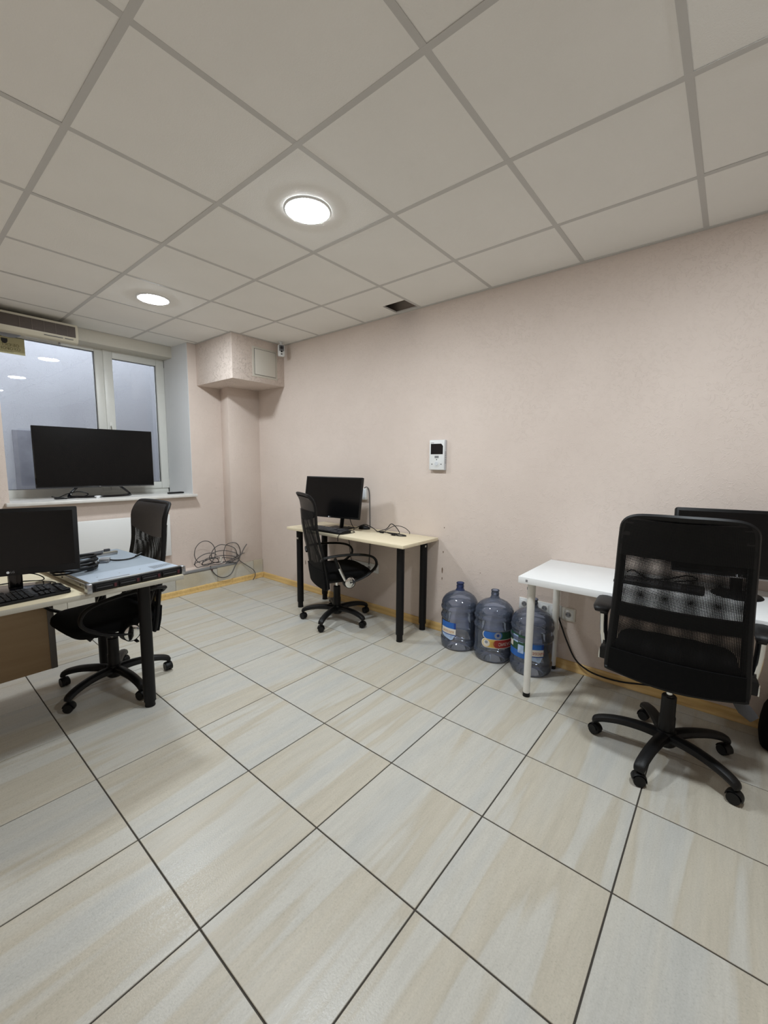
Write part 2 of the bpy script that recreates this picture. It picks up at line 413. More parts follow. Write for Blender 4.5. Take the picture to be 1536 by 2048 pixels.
# walls
wr = struct('wall_right', MB().box(XW, XW+.12, YB, 5.1, -.05, HC+.35), M_PINK, 'long pink painted wall')
struct('wall_left', MB().box(XL-.12, XL, YB, 5.1, -.05, HC+.35), M_PINK, 'pink painted wall out of view')
struct('wall_rear', MB().box(XL-.12, XW+.12, YB-.12, YB, -.05, HC+.35), M_PINK, 'pink painted wall behind the viewer')
WX0, WX1 = .665, 2.168         # window recess
wb = MB(); wb.box(XL, WX0, YW, 5.1, 0, HC+.3); wb.box(WX1, XW, YW, 5.1, 0, HC+.3); wb.box(WX0, WX1, YW, 5.1, 0, .99)
struct('wall_window', wb, M_PINK, 'pink painted wall around the window recess')
struct('wall_lintel', MB().box(WX0, WX1, 4.80, 5.1, 2.482, HC+.3), M_LINTEL, 'cream plaster band above the window', .008)
struct('trim_1', MB()._add([(WX1-.004,YW-.001,.99),(WX1-.028,4.985,.99),(WX1-.028,4.985,HC+.02),(WX1-.004,YW-.001,HC+.02),(WX1+.001,YW-.001,.99),(WX1+.001,4.985,.99),(WX1+.001,4.985,HC+.02),(WX1+.001,YW-.001,HC+.02)],
       [(0,1,2,3),(4,7,6,5),(0,3,7,4),(1,5,6,2),(3,2,6,7),(0,4,5,1)]), M_REVEAL, 'white painted window reveal')
# chipped paint on the long wall
random.seed(21)
for yy, zz, w_, h_ in ((1.757,.505,.007,.055),(1.752,.66,.004,.02),(1.757,.44,.004,.025),(1.748,.86,.004,.012),(3.47,.30,.006,.05),(1.42,.545,.004,.006)):
    pl = [(yy+w_*math.cos(a)*random.uniform(.6,1.2), zz+h_/2*math.sin(a)*random.uniform(.75,1.1)) for a in [2*PI*k/9 for k in range(9)]]
    MB().prism(pl, XW-.0008, XW+.002, lambda a, b, c: (c, a, b)).build('paint_chip', M_CHIP, wr)
# corner pillar and boxed-in pipe
struct('wall_pillar', MB().prism([(2.484,4.268),(XW+.01,4.268),(XW+.01,YW+.02),(2.53,YW+.02)], .0, 2.19), M_PINK, 'pink boxed pipe pillar in the corner', .004)
pb = struct('wall_pipe_box', MB().box(2.262, XW+.01, 3.785, YW+.02, 2.172, HC+.1), M_PINKROUGH, 'pink plastered box under the ceiling in the corner', .005)
# tiled ledge under the window
struct('wall_ledge', MB().box(XL, 2.53, 4.27, YW+.02, 0, .212), M_PINK, 'pink topped low ledge along the window wall')
sk = struct('trim_2', MB().box(XL, XW, 4.264, 4.272, .0, .206), M_GROUT, 'row of beige stone tiles facing the low ledge')
for i in range(-7, 5):
    x0, x1 = max(1.846-.0065+.4505*i, XL)+.0015, min(1.846-.0065+.4505*(i+1), XW-.003)-.0015
    if x1-x0 < .02: continue
    hx = (x1-x0)/2
    top = .206 if i < 1 else (.212 if i < 2 else .218)
    link('tile', MB().box(-hx, hx, -.005, .004, .0, top-.012).mesh('tile', .001, 1), M_STILE, sk, ((x0+x1)/2, 4.262, .012))
# skirting profile
def skirting(name, p0, p1, inward, label):
    d = (Vector(p1)-Vector(p0)); L_ = d.length; d.normalize(); n = Vector(inward)
    prof = [(0,0),(.022,0),(.022,.008),(.016,.014),(.013,.03),(.014,.046),(.009,.056),(.004,.060),(0,.060)]
    a = Vector(p0); vs = [tuple(a+n*q+Vector((0,0,z))) for q, z in prof] + [tuple(a+d*L_+n*q+Vector((0,0,z))) for q, z in prof]
    k = len(prof); mb = MB()._add(vs, [tuple(range(k)), tuple(reversed(range(k, 2*k)))] + [(i, (i+1) % k, k+(i+1) % k, k+i) for i in range(k)])
    o = mb.build(name, M_SKIRT, None, 0, 2, 50); o['kind'] = 'structure'; o['label'] = label
    return o
b1 = skirting('baseboard_right', (XW,YB,0), (XW,4.257,0), (-1,0,0), 'honey wood look skirting along the long wall')
b2 = skirting('baseboard_window', (XL,4.257,0), (XW-.02,4.257,0), (0,-1,0), 'honey wood look skirting along the tiled ledge')
def skirt_clip(parent, c, ax):
    prof = [(0,0),(.0245,0),(.0245,.009),(.0185,.015),(.0155,.03),(.0165,.047),(.011,.058),(.005,.063),(0,.063)]
    w_ = .011
    if ax == 'x': vs = [(c[0]+s_*w_, c[1]-q, z) for s_ in (-1,1) for q, z in prof]
    else: vs = [(c[0]-q, c[1]+s_*w_, z) for s_ in (-1,1) for q, z in prof]
    k = len(prof)
    MB()._add(vs, [tuple(range(k)), tuple(reversed(range(k,2*k)))] + [(i,(i+1)%k,k+(i+1)%k,k+i) for i in range(k)]).build('joint_cover', M_SKIRT, parent, 0, 2, 50)
skirt_clip(b2, (2.16, 4.257), 'x'); skirt_clip(b2, (2.47, 4.257), 'x')
MB().box(XW-.033, XW-.001, 4.222, 4.256, 0, .062).build('corner_cover', M_SKIRT, b2, .008)

# ceiling: plenum slab + T-grid bars + one object per tile
ce = struct('ceiling', MB().box(XL-.1, XW+.1, YB-.1, 5.1, HC+.30, HC+.35), M_PLENUM, 'suspended ceiling of white mineral tiles in a metal grid')
CX, CY, CP = .5511, 1.4095, .6
LAMPS = [(1.455, 3.51), (1.455, 1.71), (1.455, -.09)]
BOXR = (2.262, XW+.1, 3.785, YW+.1)
HOLER = (2.66, XW-.028, 2.012, 2.24)
def subtract(r, h):
    x0,x1,y0,y1 = r; a,b,c,d = h
    a,b,c,d = max(a,x0),min(b,x1),max(c,y0),min(d,y1)
    if a >= b or c >= d: return [r]
    out = []
    if y0 < c: out.append((x0,x1,y0,c))
    if d < y1: out.append((x0,x1,d,y1))
    if x0 < a: out.append((x0,a,c,d))
    if b < x1: out.append((b,x1,c,d))
    return out
ct_cache = {}
def ceil_tile(r, holes):
    rs = [r]
    for h in holes: rs = [q for p in rs for q in subtract(p, h)]
    rs = [q for q in rs if q[1]-q[0] > .012 and q[3]-q[2] > .012]
    if not rs: return
    cx, cy = (r[0]+r[1])/2, (r[2]+r[3])/2
    tz = random.choice((.0, .0, .0012))
    if len(rs) == 1 and rs[0] == r:
        k = (round(r[1]-r[0],3), round(r[3]-r[2],3))
        if k not in ct_cache: ct_cache[k] = MB().box(-(r[1]-r[0])/2,(r[1]-r[0])/2,-(r[3]-r[2])/2,(r[3]-r[2])/2,.0022,.015).mesh('ceiling_tile')
        link('ceiling_tile', ct_cache[k], M_CTILE, ce, (cx, cy, HC+tz))
    else:
        mb = MB()
        for q in rs: mb.box(q[0]-cx,q[1]-cx,q[2]-cy,q[3]-cy,.0022,.015)
        link('ceiling_tile', mb.mesh('ceiling_tile'), M_CTILE, ce, (cx, cy, HC))
for i in range(-2, 4):
    for j in range(-8, 6):
        x0, x1 = max(CX+CP*i+.002, XL), min(CX+CP*(i+1)-.002, XW-.001)
        y0, y1 = max(CY+CP*j+.002, YB), min(CY+CP*(j+1)-.002, 4.799)
        if y1 > YW:
            if x1 < WX0 or x0 > WX1:
                y1 = min(y1, YW-.001)
            elif y0 < YW:
                hs = [BOXR, (XL-1, WX0+.001, YW-.001, 6), (WX1-.005, XW+1, YW-.001, 6)]
                ceil_tile((x0,x1,y0,y1), hs); continue
            else: x0, x1 = max(x0, WX0+.001), min(x1, WX1-.03)
        if x1-x0 < .02 or y1-y0 < .02: continue
        hs = [BOXR]
        if i == 3 and j == 1: hs.append(HOLER)
        ceil_tile((x0,x1,y0,y1), hs)
BW = .012
for i in range(-1, 4):          # main runners along Y
    x = CX+CP*i
    segs = [(YB, 4.798 if WX0 < x < WX1-.03 else YW)] if x < BOXR[0]-.02 else [(YB, 3.783)]
    for a, b in segs: MB().box(x-BW, x+BW, a, b, HC+.001, HC+.0022).build('main_runner', M_CGRID, ce)
for j in range(-7, 6):          # cross tees
    y = CY+CP*j
    for i in range(-2, 4):
        x0, x1 = max(CX+CP*i+BW, XL), min(CX+CP*(i+1)-BW, XW)
        if y > YW: x0, x1 = max(x0, WX0), min(x1, WX1-.03)
        if y > 3.785: x1 = min(x1, BOXR[0])
        if x1-x0 < .01: continue
        MB().box(x0, x1, y-BW, y+BW, HC+.0012, HC+.0022).build('cross_tee', M_CGRID, ce)
def angle_trim(x0,x1,y0,y1): MB().box(x0,x1,y0,y1,HC-.0012,HC+.003).build('edge_trim', M_CGRID, ce)
angle_trim(XW-.024, XW-.0005, YB, 2.0); angle_trim(XW-.024, XW-.0005, 2.0, 3.785); angle_trim(BOXR[0], XW, 3.763, 3.784); angle_trim(BOXR[0]-.02, BOXR[0]-.001, 3.763, YW)
angle_trim(XL, WX0, YW-.02, YW-.001); angle_trim(WX1, BOXR[0]-.02, YW-.02, YW-.001); angle_trim(WX0, WX1-.03, 4.78, 4.799)
# what shows through the broken tile
vd = thing('ventilation_duct', 'dusty dark duct seen through the missing piece of ceiling tile', 'duct', (2.77, 2.12, HC+.2))
MB().cyl((-.03,-.4,.0),(-.03,.4,.0), .055, n=20).build('duct_pipe', M_PIPE, vd)
MB().cyl((-.03,.02,.0),(-.03,.05,.0), .062, n=20).build('duct_collar', M_PIPE, vd)
MB().tube([(.06,-.3,-.05),(.05,-.1,-.12),(.07,.05,-.1),(.05,.3,-.04)], .008).build('hanging_wire', M_PIPE, vd)

# window
win = struct('window_1', MB().box(WX0-.05, WX1-.02, 5.0, 5.07, 1.0, 1.095).box(WX0-.05, WX1-.02, 5.0, 5.07, 2.45, 2.55).box(1.478, 1.556, 4.995, 5.07, 1.06, 2.5).box(2.13, WX1-.004, 5.0, 5.07, 1.0, 2.5).box(WX0-.05, .70, 5.0, 5.07, 1.0, 2.5), M_PVC, 'white plastic window with a fixed pane and an opening sash', .004)
sash = MB().box(1.55,1.632,4.985,5.055,1.066,2.492).box(2.058,2.140,4.985,5.055,1.066,2.492).box(1.632,2.058,4.985,5.055,2.408,2.492).box(1.632,2.058,4.985,5.055,1.066,1.138).build('window_sash', M_PVC, win, .005)
def gasket(x0,x1,z0,z1,y,t=.007):
    MB().box(x0,x1,y,y+.01,z0,z0+t).box(x0,x1,y,y+.01,z1-t,z1).box(x0,x0+t,y,y+.01,z0,z1).box(x1-t,x1,y,y+.01,z0,z1).build('window_gasket', M_GASKET, win)
gasket(1.628,2.062,1.134,2.412,5.012); gasket(.69,1.482,1.091,2.454,5.018)
MB().box(1.625,2.065,5.024,5.028,1.13,2.415).build('window_pane', M_GLASS, win); MB().box(.69,1.485,5.030,5.034,1.09,2.455).build('window_pane', M_GLASS, win)
hd = MB().box(1.571,1.600,4.978,4.986,1.68,1.76).build('handle_plate', M_PVC, win, .003)
MB().tube([(1.585,4.982,1.72),(1.585,4.955,1.72),(1.585,4.945,1.705),(1.586,4.945,1.61)], .009, 8, 5).build('window_handle', M_PVC, win)
MB().cyl((2.147,4.985,1.10),(2.147,4.985,1.16),.009).build('window_hinge', M_PVC, win); MB().cyl((2.147,4.985,2.40),(2.147,4.985,2.47),.009).build('window_hinge', M_DGREY, win)
struct('trim_3', MB().box(WX0-.03, WX1+.018, 4.415, YW-.0005, .992, 1.022).box(WX0, WX1-.004, YW-.0005, 5.0, .992, 1.022), M_SILL, 'white marbled window sill', .006)
# light well outside
ow = struct('wall_outside', MB().box(-1.5, 3.4, 6.25, 6.4, -.5, 5.4), M_OUTWALL, 'pale weathered wall across the light well')
struct('wall_outside_side', MB().box(2.50, 2.65, 5.1, 6.25, -.5, 5.4), M_OUTWALL, 'pale side wall of the light well')
struct('wall_outside_far', MB().box(-1.5, -1.35, 5.1, 6.25, -.5, 5.4), M_OUTWALL, 'pale far side wall of the light well')
struct('trim_4', MB().box(1.0, 1.72, 6.215, 6.25, -.5, 1.70), M_OUTDARK, 'damp grey concrete plinth in the light well')
struct('floor_outside', MB().box(-1.5, 3.4, 5.1, 6.4, .55, .62), M_OUTDARK, 'grey floor of the light well')

# ================================================================== CEILING AND WALL FITTINGS
def lamp(loc, label):
    t = thing('ceiling_lamp', label, 'lamp', (loc[0], loc[1], HC), 0, 'round ceiling downlights')
    MB().lathe([(.1020,.0005),(.1030,-.0055),(.109,-.0060),(.117,-.0008),(.117,.002),(.1020,.002)], 48).build('trim_ring', M_WHITEP, t)
    MB().lathe([(.0005,-.0125),(.04,-.0122),(.07,-.0108),(.090,-.0083),(.1000,-.0045),(.1020,-.001)], 48).build('diffuser', M_LAMP, t)
    return t
lamp(LAMPS[0], 'lit round ceiling downlight in the row towards the window')
lamp(LAMPS[1], 'lit round ceiling downlight over the open floor between the desks')
lamp(LAMPS[2], 'lit round ceiling downlight over the white table and mesh chair')

# access hatch
hx0, hx1, hz0, hz1 = 2.508, 2.759, 2.248, 2.496
ht = thing('access_hatch', 'square white access hatch in the pink corner box', 'hatch', ((hx0+hx1)/2, 3.785, (hz0+hz1)/2))
a = .125
MB().box(-a-.024,a+.024,-.003,.003,-a-.022,a+.022).build('plaster_border', M_LINTEL, ht, .001)
MB().box(-a-.002,a+.002,-.0045,-.003,-a-.002,a+.002).build('seam_frame', M_DGREY, ht)
MB().box(-a+.0015,a-.0015,-.0075,-.0045,-a+.0015,a-.0015).build('hatch_door', M_OFFWHITE, ht, .001)

# security camera
sc = thing('security_camera', 'small white and grey cube security camera hanging in the ceiling corner', 'camera', (2.77, 3.70, 2.51), math.radians(-24))
MB().prism(rrect(.066,.118,.016), -.034, .0, lambda x,y,z: (x,-z-.034 if False else z,y)).build('camera_body', M_WHITEP, sc, .004)
MB().prism(rrect(.052,.062,.008,cy=.022), -.0365, -.033, lambda x,y,z: (x,z,y)).build('face_plate', M_GREYP, sc)
MB().cyl((0,-.0365,.026),(0,-.043,.026),.019,.017).build('lens_ring', M_DGREY, sc); MB().cyl((0,-.043,.026),(0,-.0445,.026),.008).build('lens', M_GLOSSB, sc)
MB().cyl((0,-.034,-.011),(0,-.039,-.011),.009).build('motion_sensor', M_BLACKM, sc)
MB().box(-.008,.008,-.0348,-.0338,-.042,-.03).build('printed_mark', M_DGREY, sc)
MB().cyl((0,-.012,.055),(0,-.012,.083),.008).cyl((0,-.012,.078),(0,-.012,.085),.024).build('ceiling_mount', M_WHITEP, sc)

# video intercom
ic = thing('video_intercom', 'white wall intercom with a small dark screen on the long pink wall', 'intercom', (XW, 1.815, 1.437))
w2, h2 = .071, .118
MB().box(-.030,-.0,-w2,w2,-h2,h2).build('housing', M_INTCG, ic, .004)
MB().box(-.0335,-.030,-w2*.97,w2*.97,-h2*.98,h2*.98).build('front_panel', M_WHITEP, ic, .0015)
MB()._add([(-.0345,y,z) for y,z in ((.056,.006),(.056,.088),(-.040,.088),(-.056,.070),(-.056,.006))]+[(-.033,y,z) for y,z in ((.056,.006),(.056,.088),(-.040,.088),(-.056,.070),(-.056,.006))], [(4,3,2,1,0),(5,6,7,8,9)]+[(i,(i+1)%5,5+(i+1)%5,5+i) for i in range(5)]).build('screen', M_GLOSSB, ic)
MB().cyl((-.033,0,-.068),(-.0365,0,-.068),.026,.025,28).build('button_ring', M_WHITEP, ic); MB().cyl((-.036,0,-.068),(-.040,0,-.068),.018,.016,28).build('push_button', M_INTCG, ic)
MB().box(-.034,-.033,-.019,.019,-.024,-.006).build('speaker_grille', M_GREYP, ic)
for y,z in ((.043,-.072),(-.042,-.072),(0,-.036)): MB().cyl((-.0335,y,z),(-.0345,y,z),.0045,n=12).build('indicator', M_DGREY, ic)
MB().box(-.0345,-.033,.028,.056,.0935,.0965).build('printed_mark', M_DGREY, ic)
for k in range(7): MB().box(-.024,-.010,-w2-.001,-w2+.001,.02-.014*k,.026-.014*k).build('side_button', M_GREYP, ic)

# sockets -----------------------------------------------------------
def socket_unit(parent, y, z, w=.071, broken=False):
    """one schuko insert, local to parent (wall at x=0, room towards -x)"""
    if broken:
        MB().box(-.006,-.0,y-.03,y+.03,z-.03,z+.03).build('empty_box', M_BLACKM, parent); return
    o = MB().box(-.0125,-.009,y-.027,y+.027,z-.027,z+.027).build('socket_insert', M_WHITEP, parent, .002)
    rim = MB().lathe([(.0205,.0),(.0205,.0014),(.0185,.0014),(.0180,-.0),(.0175,-.001)], 24).build('socket_rim', M_OFFWHITE, o)
    rim.rotation_euler = (0,-PI/2,0); rim.location = (-.0125,y,z)
    MB().cyl((-.0125,y,z),(-.0129,y,z),.0178,n=24).build('socket_well', M_GREYP, o)
    for s_ in (-1,1): MB().cyl((-.0128,y+s_*.0095,z),(-.0134,y+s_*.0095,z),.003,n=10).build('pin_hole', M_BLACKM, o)
    for q in (.013,-.018): MB().box(-.0138,-.0125,y-.003,y+.003,z+q,z+q+.005).build('earth_clip', M_STEEL, o)
s1 = thing('socket_strip', 'white five gang socket strip with an empty gang, below the beech desk', 'socket', (XW, 2.613, .400))
ys = [.107,.036,-.035,-.106]; y5 = [.142,.071,0,-.071,-.142]
MB().box(-.009,0,-.181,.181,-.041,.041).build('frame_plate', M_WHITEP, s1, .003)
socket_unit(s1, y5[0], 0, broken=True); MB().box(-.0095,-.0085,y5[0]-.028,y5[0]+.028,-.03,.026).build('missing_cover_gap', M_BLACKM, s1)
for y in y5[1:]: socket_unit(s1, y, 0)
s2 = thing('socket_strip', 'white four gang socket strip behind the water bottles and white table', 'socket', (XW, .9595, .386))
MB().box(-.009,0,-.146,.146,-.041,.041).build('frame_plate', M_WHITEP, s2, .003)
for y in ys: socket_unit(s2, y, 0)
s3 = thing('wall_socket', 'single white wall socket at the end of the strip under the white table', 'socket', (XW, .768, .378))
MB().box(-.009,0,-.044,.044,-.044,.044).build('frame_plate', M_OFFWHITE, s3, .003); MB().box(-.0105,-.008,-.033,.033,-.033,.033).build('inner_frame', M_WHITEP, s3, .002); socket_unit(s3, 0, 0)
# junction box behind the monitor
jb = thing('junction_box', 'small white wall box behind the monitor on the beech desk', 'wall box', (XW, 2.625, 1.085))
MB().box(-.028,0,-.05,.05,-.052,.052).build('housing', M_WHITEP, jb, .004); MB().box(-.030,-.027,-.042,.042,-.044,.044).build('cover', M_INTCG, jb, .002)
tag(cable('wall_cable', [(XW-.02,2.60,1.14),(XW-.015,2.575,1.15),(XW-.008,2.553,1.12),(XW-.006,2.545,1.0),(XW-.006,2.54,.8),(XW-.006,2.54,.6),(XW-.012,2.545,.43)], .0045, M_GREYCABLE), 'grey cable running down the wall from the white box to the sockets', 'cable')
tag(cable('wall_cable', [(XW-.05,2.86,.80),(XW-.02,2.83,.70),(XW-.012,2.80,.6),(XW-.010,2.79,.50),(XW-.012,2.765,.42),(XW-.02,2.72,.40)], .0035, M_DGREY), 'thin dark cable from behind the beech desk into the empty socket gang', 'cable')

# air conditioner above the window
ac = thing('air_conditioner', 'old cream air conditioner with a brown grille above the window', 'air conditioner', (0, 4.80, 0))
AX0, AX1, AZ0, AZ1 = .0, 1.245, 2.392, 2.556
MB()._add([(AX0,0,AZ1+.01),(AX0,-.215,AZ1),(AX0,-.222,AZ0+.045),(AX0,-.205,AZ0+.012),(AX0,-.17,AZ0),(AX0,0,AZ0+.03)]+[(AX1,0,AZ1+.01),(AX1,-.215,AZ1),(AX1,-.222,AZ0+.045),(AX1,-.205,AZ0+.012),(AX1,-.17,AZ0),(AX1,0,AZ0+.03)],
   [tuple(range(6)), tuple(range(11,5,-1))]+[(i,6+i,6+(i+1)%6,(i+1)%6) for i in range(6)]).build('casing', M_ACBODY, ac, .006)
gr = MB().box(AX0+.03,AX1-.022,-.2235,-.218,AZ0+.052,AZ1-.022).build('grille_back', M_ACGRILLE, ac)
for k in range(9): MB().box(AX0+.03,AX1-.022,-.2265,-.2235,AZ0+.055+.0105*k,AZ0+.0585+.0105*k).build('grille_slat', M_ACGRILLE, ac)
for x in (.58,.84,.92,1.0,1.08,1.16): MB().box(x,x+.003,-.2275,-.2235,AZ0+.052,AZ1-.022).build('grille_divider', M_ACDIV, ac)
MB().box(1.0,1.13,-.2225,-.213,AZ0+.030,AZ0+.034).box(1.145,1.205,-.2225,-.213,AZ0+.030,AZ0+.034).build('indicator_slot', M_DGREY, ac)
MB().lathe([(.001,-.018),(.05,-.014),(.075,.0),(.08,.012)], 24, (.79,-.10,AZ0+.006)).build('fan_bulge', M_GREYP, ac)
for x in (.70,1.12): MB().cyl((x,-.14,AZ0-.014),(x,-.14,AZ0+.012),.008,n=12).build('screw_stud', M_GREYP, ac)

# paper notice on the window pane (print faces outside, so it reads mirrored)
nt_ = thing('window_notice', 'yellow paper notice with mirrored lettering on the window pane', 'notice', (.80, 5.0265, 2.372))
MB().box(-.147,.147,-.0008,.0008,-.068,.075).build('paper', M_SIGN, nt_)
tf = lambda x, y, cx=0, cz=0: (cx+x, -.0014, cz+y)
lettering('lettering', "ОБ'ЄКТ ПІД", .034, M_SIGNINK, nt_, lambda x,y: tf(x,y,.010,.006), mirror=True)
lettering('lettering', "ОХОРОНОЮ", .034, M_SIGNINK, nt_, lambda x,y: tf(x,y,.012,-.026), mirror=True)
lettering('lettering', "ЦІЛОДОБОВО", .013, M_SIGNINK, nt_, lambda x,y: tf(x,y,.02,-.052), mirror=True)
MB().prism([(.022,.06),(-.022,.06),(-.022,.035),(-.013,.02),(0,.014),(.013,.02),(.022,.035)], -.0016, -.0008, lambda x,y,z: (x+.01,z,y)).build('shield_emblem', M_DGREY, nt_)

# heater panel under the sill
rd = thing('heater_panel', 'flat white heater panel on the wall under the window sill', 'radiator', (1.43, YW, .61))
MB().box(-.46,.46,-.062,-.022,-.215,.215).build('front_panel', M_WHITEP, rd, .006)
for x in (-.3,.3): MB().box(x-.02,x+.02,-.023,0,-.17,.17).build('bracket', M_OFFWHITE, rd)
# grey trunking on the ledge
tag(MB().box(.9,2.53,4.256,4.30,.2125,.234).build('cable_trunking', M_TRAY, None, .003), 'grey cable trunking strip along the edge of the tiled ledge', 'trunking')

# tangle of cable on the ledge
tg = thing('cable_tangle', 'loose tangle of grey cable lying on the tiled ledge in the corner', 'cable', (2.385, 4.36, .214))
def LP(cx, cz, rx, rz, a0, a1, y0, y1, n=10, tilt=0):
    out = []
    for k in range(n+1):
        a = math.radians(a0+(a1-a0)*k/n); x, z = rx*math.cos(a), rz*math.sin(a)
        out.append((cx+x*math.cos(tilt)-z*math.sin(tilt), y0+(y1-y0)*k/n, cz+x*math.sin(tilt)+z*math.cos(tilt)))
    return out
TG = [LP(-.185,.175,.105,.125,-60,250,-.06,.02,14), LP(-.19,.09,.12,.075,10,330,-.07,.0,14,.25), LP(.03,.12,.11,.105,-30,200,-.02,.05,12), LP(.10,.13,.085,.125,-100,260,-.08,-.04,16), LP(.02,.09,.15,.075,20,300,-.05,.03,14,-.15), LP(-.04,.06,.17,.045,0,330,-.04,.06,14,.1),
      [(-.20,-.05,.05),(-.05,-.06,.03),(.08,-.07,.06),(.2,-.07,.11),(.235,-.06,.115)],
      [(.02,-.07,.02),(.1,-.07,.05),(.19,-.06,.10),(.225,-.03,.16),(.27,-.02,.215)],
      [(-.16,-.08,.03),(-.17,-.115,.0),(-.12,-.125,-.075),(-.04,-.13,-.115),(.05,-.13,-.09),(.12,-.115,.0),(.17,-.08,.06)],
      [(.15,-.07,.08),(.18,-.10,.03),(.25,-.125,-.03),(.33,-.14,-.10),(.345,-.15,-.16),(.30,-.17,-.205)],
      LP(-.08,.05,.2,.04,10,200,-.06,.05,10), LP(-.1,.045,.09,.05,-20,320,.02,.05,12)]
for k, p in enumerate(TG): cable('cable_loop', [(x, (y if x < .05 else min(y, -.02-.09*min(1, (x-.05)/.04))), max(z, .026) if y > -.09 else z) for x, y, z in p], (.0042 if k != 8 else .0055), M_GREYCABLE, tg, 6, 5)
MB().tube([(-.03,-.05,.05),(-.02,-.05,.10),(-.005,-.05,.06),(-.02,-.055,.03)], .006, 6, 4).build('cable_tie', M_OFFWHITE, tg)
MB().cyl((-.168,-.115,.0),(-.160,-.118,-.014),.008,n=10).build('plug_boot', M_MAROON, tg)

# ================================================================== TELEVISION ON THE SILL
def emblem(parent, x, z, y, s, m, text='LG'):
    MB().cyl((x,y,z),(x,y-.0006,z),s*.5,n=20).build('emblem_disc', m, parent)
    lettering('lettering', text, s*.95, m, parent, lambda a,b: (x+s*1.15+a, y-.0006, z+b))
tv = thing('television', 'large black flat television standing on the white window sill', 'television', (1.368, 4.72, 1.022), math.radians(-4.9))
MB().box(-.48,.48,-.012,.022,.094,.648).build('back_shell', M_BLACKP, tv, .006)
MB().box(-.48,.48,-.0145,-.011,.094,.648).build('bezel', M_GLOSSB, tv, .001)
MB().box(-.472,.472,-.0155,-.014,.106,.640).build('screen', M_SCREEN, tv)
MB().box(-.4805,.4805,-.0135,.004,.0925,.0955).build('chrome_trim', M_STEEL, tv)
emblem(tv, .0, .100, -.0156, .008, M_GREYP)
MB().tube([(-.17,.02,.10),(-.22,.0,.055),(-.25,-.03,.012),(-.20,-.10,.009),(-.1,-.135,.008),(.1,-.135,.008),(.20,-.10,.009),(.25,-.03,.012),(.22,.0,.055),(.17,.02,.10)], .011, 8, 5, flat=1.4).build('stand_loop', M_GLOSSB, tv)
MB().box(-.06,.06,.022,.05,.12,.36).build('rear_hump', M_BLACKP, tv, .01)
tag(cable('tv_cable', [(1.02,4.86,1.03),(1.04,4.72,1.03),(1.10,4.70,1.06),(1.20,4.74,1.075),(1.27,4.72,1.05),(1.19,4.66,1.028),(1.07,4.61,1.027),(1.02,4.64,1.027)], .005, M_BLACKP), 'black cable coiled beside the television foot on the sill', 'cable')
tag(MB().box(.985,1.07,4.575,4.635,1.0225,1.032).box(.99,1.05,4.58,4.63,1.0315,1.037).build('sill_adapter', M_BLACKP, None, .003), 'small flat black adapter lying on the sill at the television foot', 'adapter')
rc = thing('set_top_remote', 'flat black remote lying on the window sill by the reveal', 'remote', (2.045, 4.62, 1.0225), math.radians(12))
MB().box(-.085,.085,-.024,.024,0,.016).build('remote_body', M_BLACKP, rc, .005); MB().box(-.07,.07,-.016,.016,.0155,.018).build('button_field', M_DGREY, rc, .001)

# ================================================================== OFFICE CHAIRS
def caster(parent, x, y, ang):
    c, s_ = math.cos(ang), math.sin(ang)
    mb = MB()
    for k in (-1, 1):
        p0 = (x - s_*k*.004, y + c*k*.004, .0262); p1 = (x - s_*k*.022, y + c*k*.022, .0262); mb.cyl(p0, p1, .026, .024, 20)
    mb.cyl((x,y,.03),(x,y,.066),.0065,n=10)
    mb.tube([(x-c*.024,y-s_*.024,.034),(x-c*.012,y-s_*.012,.053),(x+c*.008,y+s_*.008,.056),(x+c*.026,y+s_*.026,.040)], .0, 4, 3) if False else None
    hood = []
    for a in range(-10, 171, 20):
        r = .0285; aa = math.radians(a); hood.append((x+c*r*math.cos(aa), y+s_*r*math.cos(aa), .0262+r*math.sin(aa)))
    mb.tube(hood, [(.02,.0028)]*len(hood), 8, 2, axis=(-s_, c, 0))
    mb.build('caster', M_BLACKP, parent, 0)
def chair_base(t, a0, col_top):
    MB().lathe([(.0,.058),(.035,.06),(.043,.068),(.044,.10),(.04,.135),(.0,.135)], 28).build('hub', M_BLACKP, t)
    for k in range(5):
        a = a0 + 2*PI*k/5; c, s_ = math.cos(a), math.sin(a); P = lambda r, z: (c*r, s_*r, z)
        am = MB().tube([P(.025,.105),P(.10,.113),P(.19,.110),P(.26,.096),P(.295,.080),P(.304,.064)], [(.030,.026),(.028,.023),(.0265,.0205),(.0255,.019),(.0245,.0175),(.021,.009)], 10, 5, axis=(-s_, c, 0)).build('base_arm', M_BLACKP, t)
        caster(am, c*.296, s_*.296, a + [.9, -.6, 2.1, .3, -1.4][k])
    MB().lathe([(.033,.12),(.0335,.20),(.0305,.205),(.030,.300),(.026,.305)], 24, cap1=True).build('column_cover', M_BLACKP, t)
    MB().cyl((0,0,.26),(0,0,col_top),.0135,n=20).build('gas_lift', M_CHROME, t)
